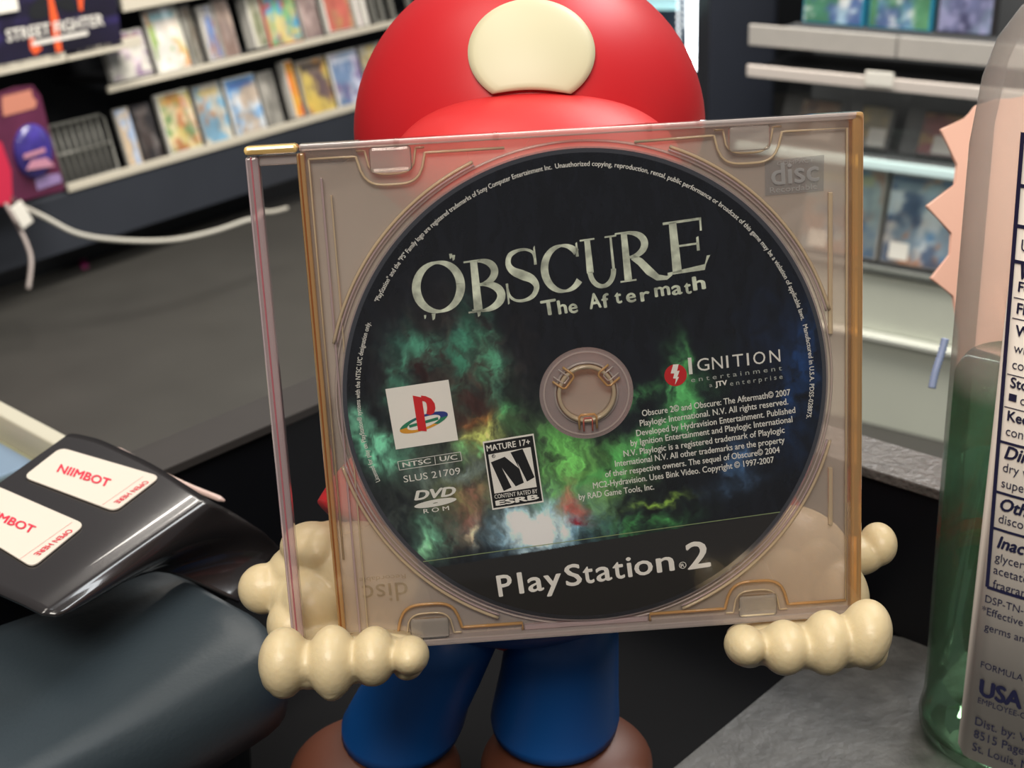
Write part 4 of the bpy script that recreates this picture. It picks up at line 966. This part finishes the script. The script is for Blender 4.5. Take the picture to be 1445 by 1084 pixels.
far('front_label', 706, 605, .0004, sheer('pale_blue_front_label', rgb(215, 236, 236)))
far('orange_stripe', 745, 707, .0004, sheer('orange_stripe', rgb(255, 110, 60)))
far('yellow_stripe', 732, 722, -.0002, sheer('yellow_stripe', rgb(255, 225, 110)))
M_navy = mat('navy_ink', rgb(28, 30, 62), .5)
fl = Flat()
sc = .43/FPX
def bt(txt, x, y, hpx, bold=.0, shear=0, cond=.86):
    a = lb(x, y); V, Fc = glyphs(txt, bold, shear); h = hpx*sc; w_ = (V[:, 0].max()-V[:, 0].min())*h/.7*cond
    fl.text(txt, a, a+np.array((w_, 0)), h, bold, shear)
yy_ = lambda x, y: lb(x, y)
for txt, x, y, h, bo, shr in (
 ('Uses', 1438, 357, 15, 0, 0), ('Warnings', 1436, 396, 19, .035, .25), ('For external use only.', 1434, 414, 13, .03, 0), ('Flammable.', 1432, 445, 14, .03, 0),
 ('When using', 1430, 476, 14, .03, 0), ('with eyes', 1428, 500, 13, 0, 0), ('contact', 1426, 523, 13, 0, 0), ('Stop use', 1423, 549, 14, .03, 0), ('\u25a0', 1421, 568, 10, 0, 0), ('contact', 1438, 573, 13, 0, 0),
 ('Keep out', 1419, 596, 14, .03, 0), ('contact', 1417, 617, 13, 0, 0), ('Directions', 1415, 649, 18, .035, .25), ('dry without', 1413, 668, 13, 0, 0), ('supervise', 1411, 690, 13, 0, 0),
 ('Other information', 1409, 722, 18, .035, .25), ('discoloration', 1407, 740, 13, 0, 0), ('Inactive', 1405, 775, 18, .035, .25), ('glyceryl', 1402, 794, 13, 0, 0), ('acetate,', 1400, 812, 13, 0, 0), ('fragrance', 1399, 832, 13, 0, 0),
 ('DSP-TN-210', 1388, 853, 11.5, 0, 0), ('*Effective at', 1383, 869, 12, 0, 0), ('germs and', 1387, 892, 12, 0, 0), ('FORMULA MADE', 1382, 945, 10.5, 0, 0), ('USA', 1379, 983, 26, .05, 0), ('EMPLOYEE-OWNED', 1378, 995, 9.5, 0, 0),
 ('Dist. by: Vi-Jon', 1374, 1026, 14, 0, 0), ('8515 Page Ave', 1372, 1044, 14, 0, 0), ('St. Louis, MO', 1370, 1062, 14, 0, 0)):
    if txt == '\u25a0':
        a = lb(x, y); fl.poly([a, a+(10*sc, 0), a+(10*sc, 10*sc), a+(0, 10*sc)]); continue
    bt(txt, x, y, h, bo, shr)
fl.line(lb(1440, 190), lb(1391, 832), .0011)
rx_ = -lx0-.003
def hl(x, y, wd): a = lb(x, y); fl.line(a, (rx_, a[1]), wd)
hl(1391, 832, .0010)
for x, y, wd in ((1434, 265, .0010), (1431, 322, .0010), (1428, 372, .0010), (1428, 423, .0003), (1426, 452, .0003), (1419, 531, .0003), (1415, 577, .0003), (1408, 626, .0008), (1403, 697, .0008), (1398, 748, .0008)): hl(x, y, wd)
# wrap the print on the label curve: subdivide is not needed, lines follow the nearly flat middle
me = mesh([(a, -c, b) for a, b, c in fl.v], fl.f)
bm = bmesh.new(); bm.from_mesh(me)
lng = [e for e in bm.edges if abs(e.verts[0].co.x-e.verts[1].co.x) > .006]
bmesh.ops.subdivide_edges(bm, edges=lng, cuts=14, use_grid_fill=False); bmesh.ops.triangulate(bm, faces=bm.faces[:])
for v in bm.verts: v.co.y += wrap(v.co.x, .00085)
bm.to_mesh(me); bm.free()
link('label_lettering', me, M_navy, lab)

# ------------------------------------------------------------------ pink starburst card behind the bottle
pd = .56
sc_c = at(1425, 300, pd); Ms = frameM(sc_c, RV, (RV.cross(UV))*-1, UV)
pos = at(1425, 300, pd)
tips = [(1325, 183), (1305, 291), (1311, 393)]
def sp2(x, y): p = at(x, y, pd)-pos; return (p.dot(RV), p.dot(UV))
outl = [(1405, 140), (1374, 150), (1363, 168), (1325, 183), (1352, 232), (1349, 262), (1305, 291), (1344, 328), (1342, 360), (1311, 393), (1346, 416), (1356, 470), (1350, 520), (1400, 500), (1430, 540), (1470, 500), (1520, 510), (1515, 450), (1560, 410), (1520, 370), (1560, 300), (1520, 250), (1550, 180), (1500, 170), (1490, 110), (1440, 140)]
poly = [sp2(*q) for q in outl][::-1]
star = thing('starburst_card', 'pink spiky starburst card standing behind the bottle', 'card', frameM(pos, RV, -F, UV))
me = prism_me([(a, b) for a, b in poly], -.0012, .0012, .0007)
me.transform(Matrix(((1, 0, 0, 0), (0, 0, 1, 0), (0, 1, 0, 0), (0, 0, 0, 1))))
link('card', me, mat('salmon_pink_card', rgb(236, 186, 164), .45), star)
base = at(1425, 500, pd); 
zb_ = base.z; rodp = star.matrix_world.inverted()
foot = Vector((base.x, base.y, ZC if False else 0))
link('stem', tube_me([rodp @ Vector((base.x, base.y+.003, 0.0)), rodp @ Vector((base.x, base.y+.003, base.z+.03))], .002, 8), M_paper, star, True)
tag(link('bead_cord', tube_me(smoothpts([at(1334, 478, .5), at(1328, 500, .5), at(1320, 525, .5), at(1315, 548, .5)], 10), [.0012+.0004*(k % 2) for k in range(31)], 8), mat('pale_blue_cord', rgb(150, 165, 200), .3), None, True),
    'short pale blue twisted cord hanging beside the bottle', 'cord')

# ------------------------------------------------------------------ device and label strip at lower left
M_dev = mat('slate_blue_plastic', rgb(44, 54, 60), .45, bump=.1, bscale=700)
ZD = .057
dv = [onz(-150, 1010, ZD), onz(20, 915, ZD), onz(215, 812, ZD), onz(245, 806, ZD), onz(330, 866, ZD), onz(372, 900, ZD), onz(320, 1130, ZD), onz(-150, 1300, ZD)]
# body: tapered rounded block, widening to the desk
top = [onz(-200, 955, ZD), onz(10, 872, ZD), onz(150, 826, ZD), onz(212, 800, ZD), onz(246, 800, ZD), onz(310, 838, ZD), onz(375, 872, ZD), onz(388, 915, ZD), onz(300, 968, ZD), onz(150, 1045, ZD), onz(-200, 1230, ZD)]
cen = sum(top, Vector())/len(top); cen.z = 0
dev = thing('label_printer', 'slate blue rounded label printer body at the lower left', 'printer', Matrix.Translation(cen))
vs = []; fs = []; n = len(top)
tp = [p for i in range(n) for p in (top[i]*.75+top[(i+1) % n]*.25, top[i]*.25+top[(i+1) % n]*.75)]
tp = [p for i in range(len(tp)) for p in (tp[i]*.75+tp[(i+1) % len(tp)]*.25, tp[i]*.25+tp[(i+1) % len(tp)]*.75)]
n = len(tp); prof = [(.001, -.012), (ZD-.032, -.010), (ZD-.026, .002), (ZD-.017, .004), (ZD-.008, .003), (ZD-.002, .0), (ZD+.0005, -.004), (ZD+.001, -.014)]
for z, gx in prof:
    for p in tp:
        d = Vector((p.x-cen.x, p.y-cen.y, 0)); L_ = d.length; d = d/L_*(L_+gx); vs.append((d.x, d.y, z))
for j in range(len(prof)-1):
    for k_ in range(n): fs.append((j*n+k_, j*n+(k_+1) % n, (j+1)*n+(k_+1) % n, (j+1)*n+k_))
fs.append(tuple(range(n))[::-1]); fs.append(tuple((len(prof)-1)*n+k_ for k_ in range(n)))
link('body', mesh(vs, fs), M_dev, dev, True)
# black glossy sheet: rows run front-left to back-right; columns left to right across the bend
M_sheet = mat('glossy_black_film', rgb(40, 37, 37), .22, coat=.5)
ZS = .085
def S(x, y, z): return onz(x, y, z)
# two end curves of the sheet (back and front) with z
back = [(96, 613, ZS), (104, 612, ZS), (125, 616, ZS), (150, 624, ZS), (215, 655, ZS), (262, 684, ZS), (284, 698, ZS-.0005), (300, 708, ZS-.002), (330, 724, ZS-.010), (372, 752, ZS-.022), (398, 776, ZS-.034)]
front = [(-131, 774, ZS), (-120, 778, ZS), (-90, 792, ZS), (-50, 812, ZS), (-10, 832, ZS), (30, 850, ZS), (52, 861, ZS-.0003), (66, 866, ZS-.001), (108, 860, ZS-.004), (215, 806, ZS-.020), (338, 848, ZS-.036)]
nr_ = 24; vs = []
bk = smoothpts([S(*q) for q in back], 5); ft = smoothpts([S(*q) for q in front], 5); m_ = len(bk)
so = S(120, 740, ZS); so.z = ZS
for j in range(nr_+1):
    f = j/nr_
    for i in range(m_):
        vs.append(bk[i]*(1-f)+ft[i]*f-so)
fs = [(j*m_+i, (j+1)*m_+i, (j+1)*m_+i+1, j*m_+i+1) for j in range(nr_) for i in range(m_-1)]
strip = thing('label_strip', 'glossy black label strip draped over the printer with two white stickers', 'label strip', Matrix.Translation(so))
sheet = link('film', mesh(vs, fs), M_sheet, strip, True); sm = sheet.modifiers.new('t', 'SOLIDIFY'); sm.thickness = .0012; sm.offset = -1
for q0, q1, q2_, w_ in (((160, 631), (245, 677), (317, 707), .0012),):
    link('clear_edge', tube_me(smoothpts([S(q0[0], q0[1], ZS-.003)-so, S(q1[0], q1[1], ZS-.005)-so, S(q2_[0], q2_[1], ZS-.008)-so], 6), [.0004]+[.0011]*11+[.0004], 8), mat('rosy_clear_edge', rgb(196, 170, 160), .2, coat=.5), strip, True)
def sq(x, y): p = onz(x, y, ZS)-so; return np.array((p.x, p.y))
def c7(x, y): return sq(x/4.516, 540+y/4.516)
M_stick = mat('white_sticker', rgb(204, 194, 180), .6); M_redink = mat('crimson_ink', rgb(212, 36, 64), .5)
def roundpoly(P, r):
    out = []; n = len(P)
    for i in range(n):
        p = np.array(P[i]); a = np.array(P[i-1]); b = np.array(P[(i+1) % n]); da = (a-p)/np.linalg.norm(a-p); db = (b-p)/np.linalg.norm(b-p)
        for k in range(6):
            t = k/5; s0_ = p+da*r; s1_ = p+db*r; out.append(s0_*(1-t)**2+p*2*t*(1-t)+s1_*t*t)
    return out
for k_, (Q, lab2) in enumerate((([(390, 425), (1025, 610), (735, 832), (150, 612)], 'white sticker with red lettering, farther one'), ([(-30, 680-15), (545, 915), (210, 1190), (-300, 872)], 'white sticker with red lettering, nearer one'))):
    P = roundpoly([c7(*q) for q in Q], .0035)
    stx = link('sticker', prism_me(P[::-1], .0003, .0007), M_stick, strip); stx['label'] = lab2
    sh = np.array((0, 0)) if k_ == 0 else None
    fl = Flat()
    if k_ == 0: A_ = dict(n=((362, 580), (690, 680), (716, 630)), o=((925, 640), (725, 778)), l=((915, 612), (655, 795)))
    else: A_ = dict(n=((-120, 848), (205, 978), (238, 932)), o=((440, 950), (215, 1110)), l=((462, 905), (130, 1140)))
    a, b_, c_ = (c7(*q) for q in A_['n']); h_ = np.linalg.norm(c_-b_)*.98; fl.text('NIIMBOT', a, b_, h_, .03, up=(c_-b_)/np.linalg.norm(c_-b_))
    a, b_ = (c7(*q) for q in A_['o']); fl.text('OPEN HERE', a, b_, .0021, .015)
    a, b_ = (c7(*q) for q in A_['l']); fl.line(a, b_, .0001)
    fl.build('sticker_lettering', M_redink, stx).location = (0, 0, .00085)
# pale tray behind the strip
ZT = .045
ta, tb_ = onz(-60, 533, ZT), onz(120, 628, ZT); td = dirn(ta, tb_); tn = Vector((-td.y, td.x, 0))
if tn.y < 0: tn = -tn
wrim = (onz(60, 597, ZT)-onz(60, 612, ZT)).dot(tn)
Mt = frameM(Vector((ta.x, ta.y, 0)), td, tn, (0, 0, 1))
tr = thing('parts_tray', 'cream-rimmed shallow tray at the left edge behind the label strip', 'tray', Mt)
L_ = (tb_-ta).length+.01; ww = .075; rw = .008
link('far_wall', box_me((-.02, -rw, .001), (L_, 0, ZT), .001), mat('cream_plastic', rgb(188, 183, 164), .45), tr)
link('near_wall', box_me((-.02, -ww-rw, .001), (L_, -ww, ZT*.9), .001), mat('cream_plastic_b', rgb(188, 183, 164), .45), tr)
link('end_wall', box_me((L_-.005, -ww, .001), (L_, -rw, ZT), .001), mat('cream_plastic_c', rgb(188, 183, 164), .45), tr)
link('tray_bottom', box_me((-.02, -ww, .001), (L_-.005, -rw, ZT*.72), .001), mat('olive_grey_liner', rgb(150, 150, 122), .5, var=.12, vscale=60), tr)
pk = onz(5, 650, ZT*.72+.004)
tp_ = thing('small_packet', 'blue and orange packet lying in the tray at the left edge', 'packet', frameM(Vector((pk.x, pk.y, ZT*.72+.001)), td, tn, (0, 0, 1)))
link('packet_body', box_me((-.03, -.012, 0), (.012, .008, .003), .001), mat('blue_grey_packet', rgb(120, 140, 160), .3, coat=.3), tp_)
link('orange_print', box_me((-.03, -.01, .0031), (-.002, -.002, .0034)), M_orange, tp_)
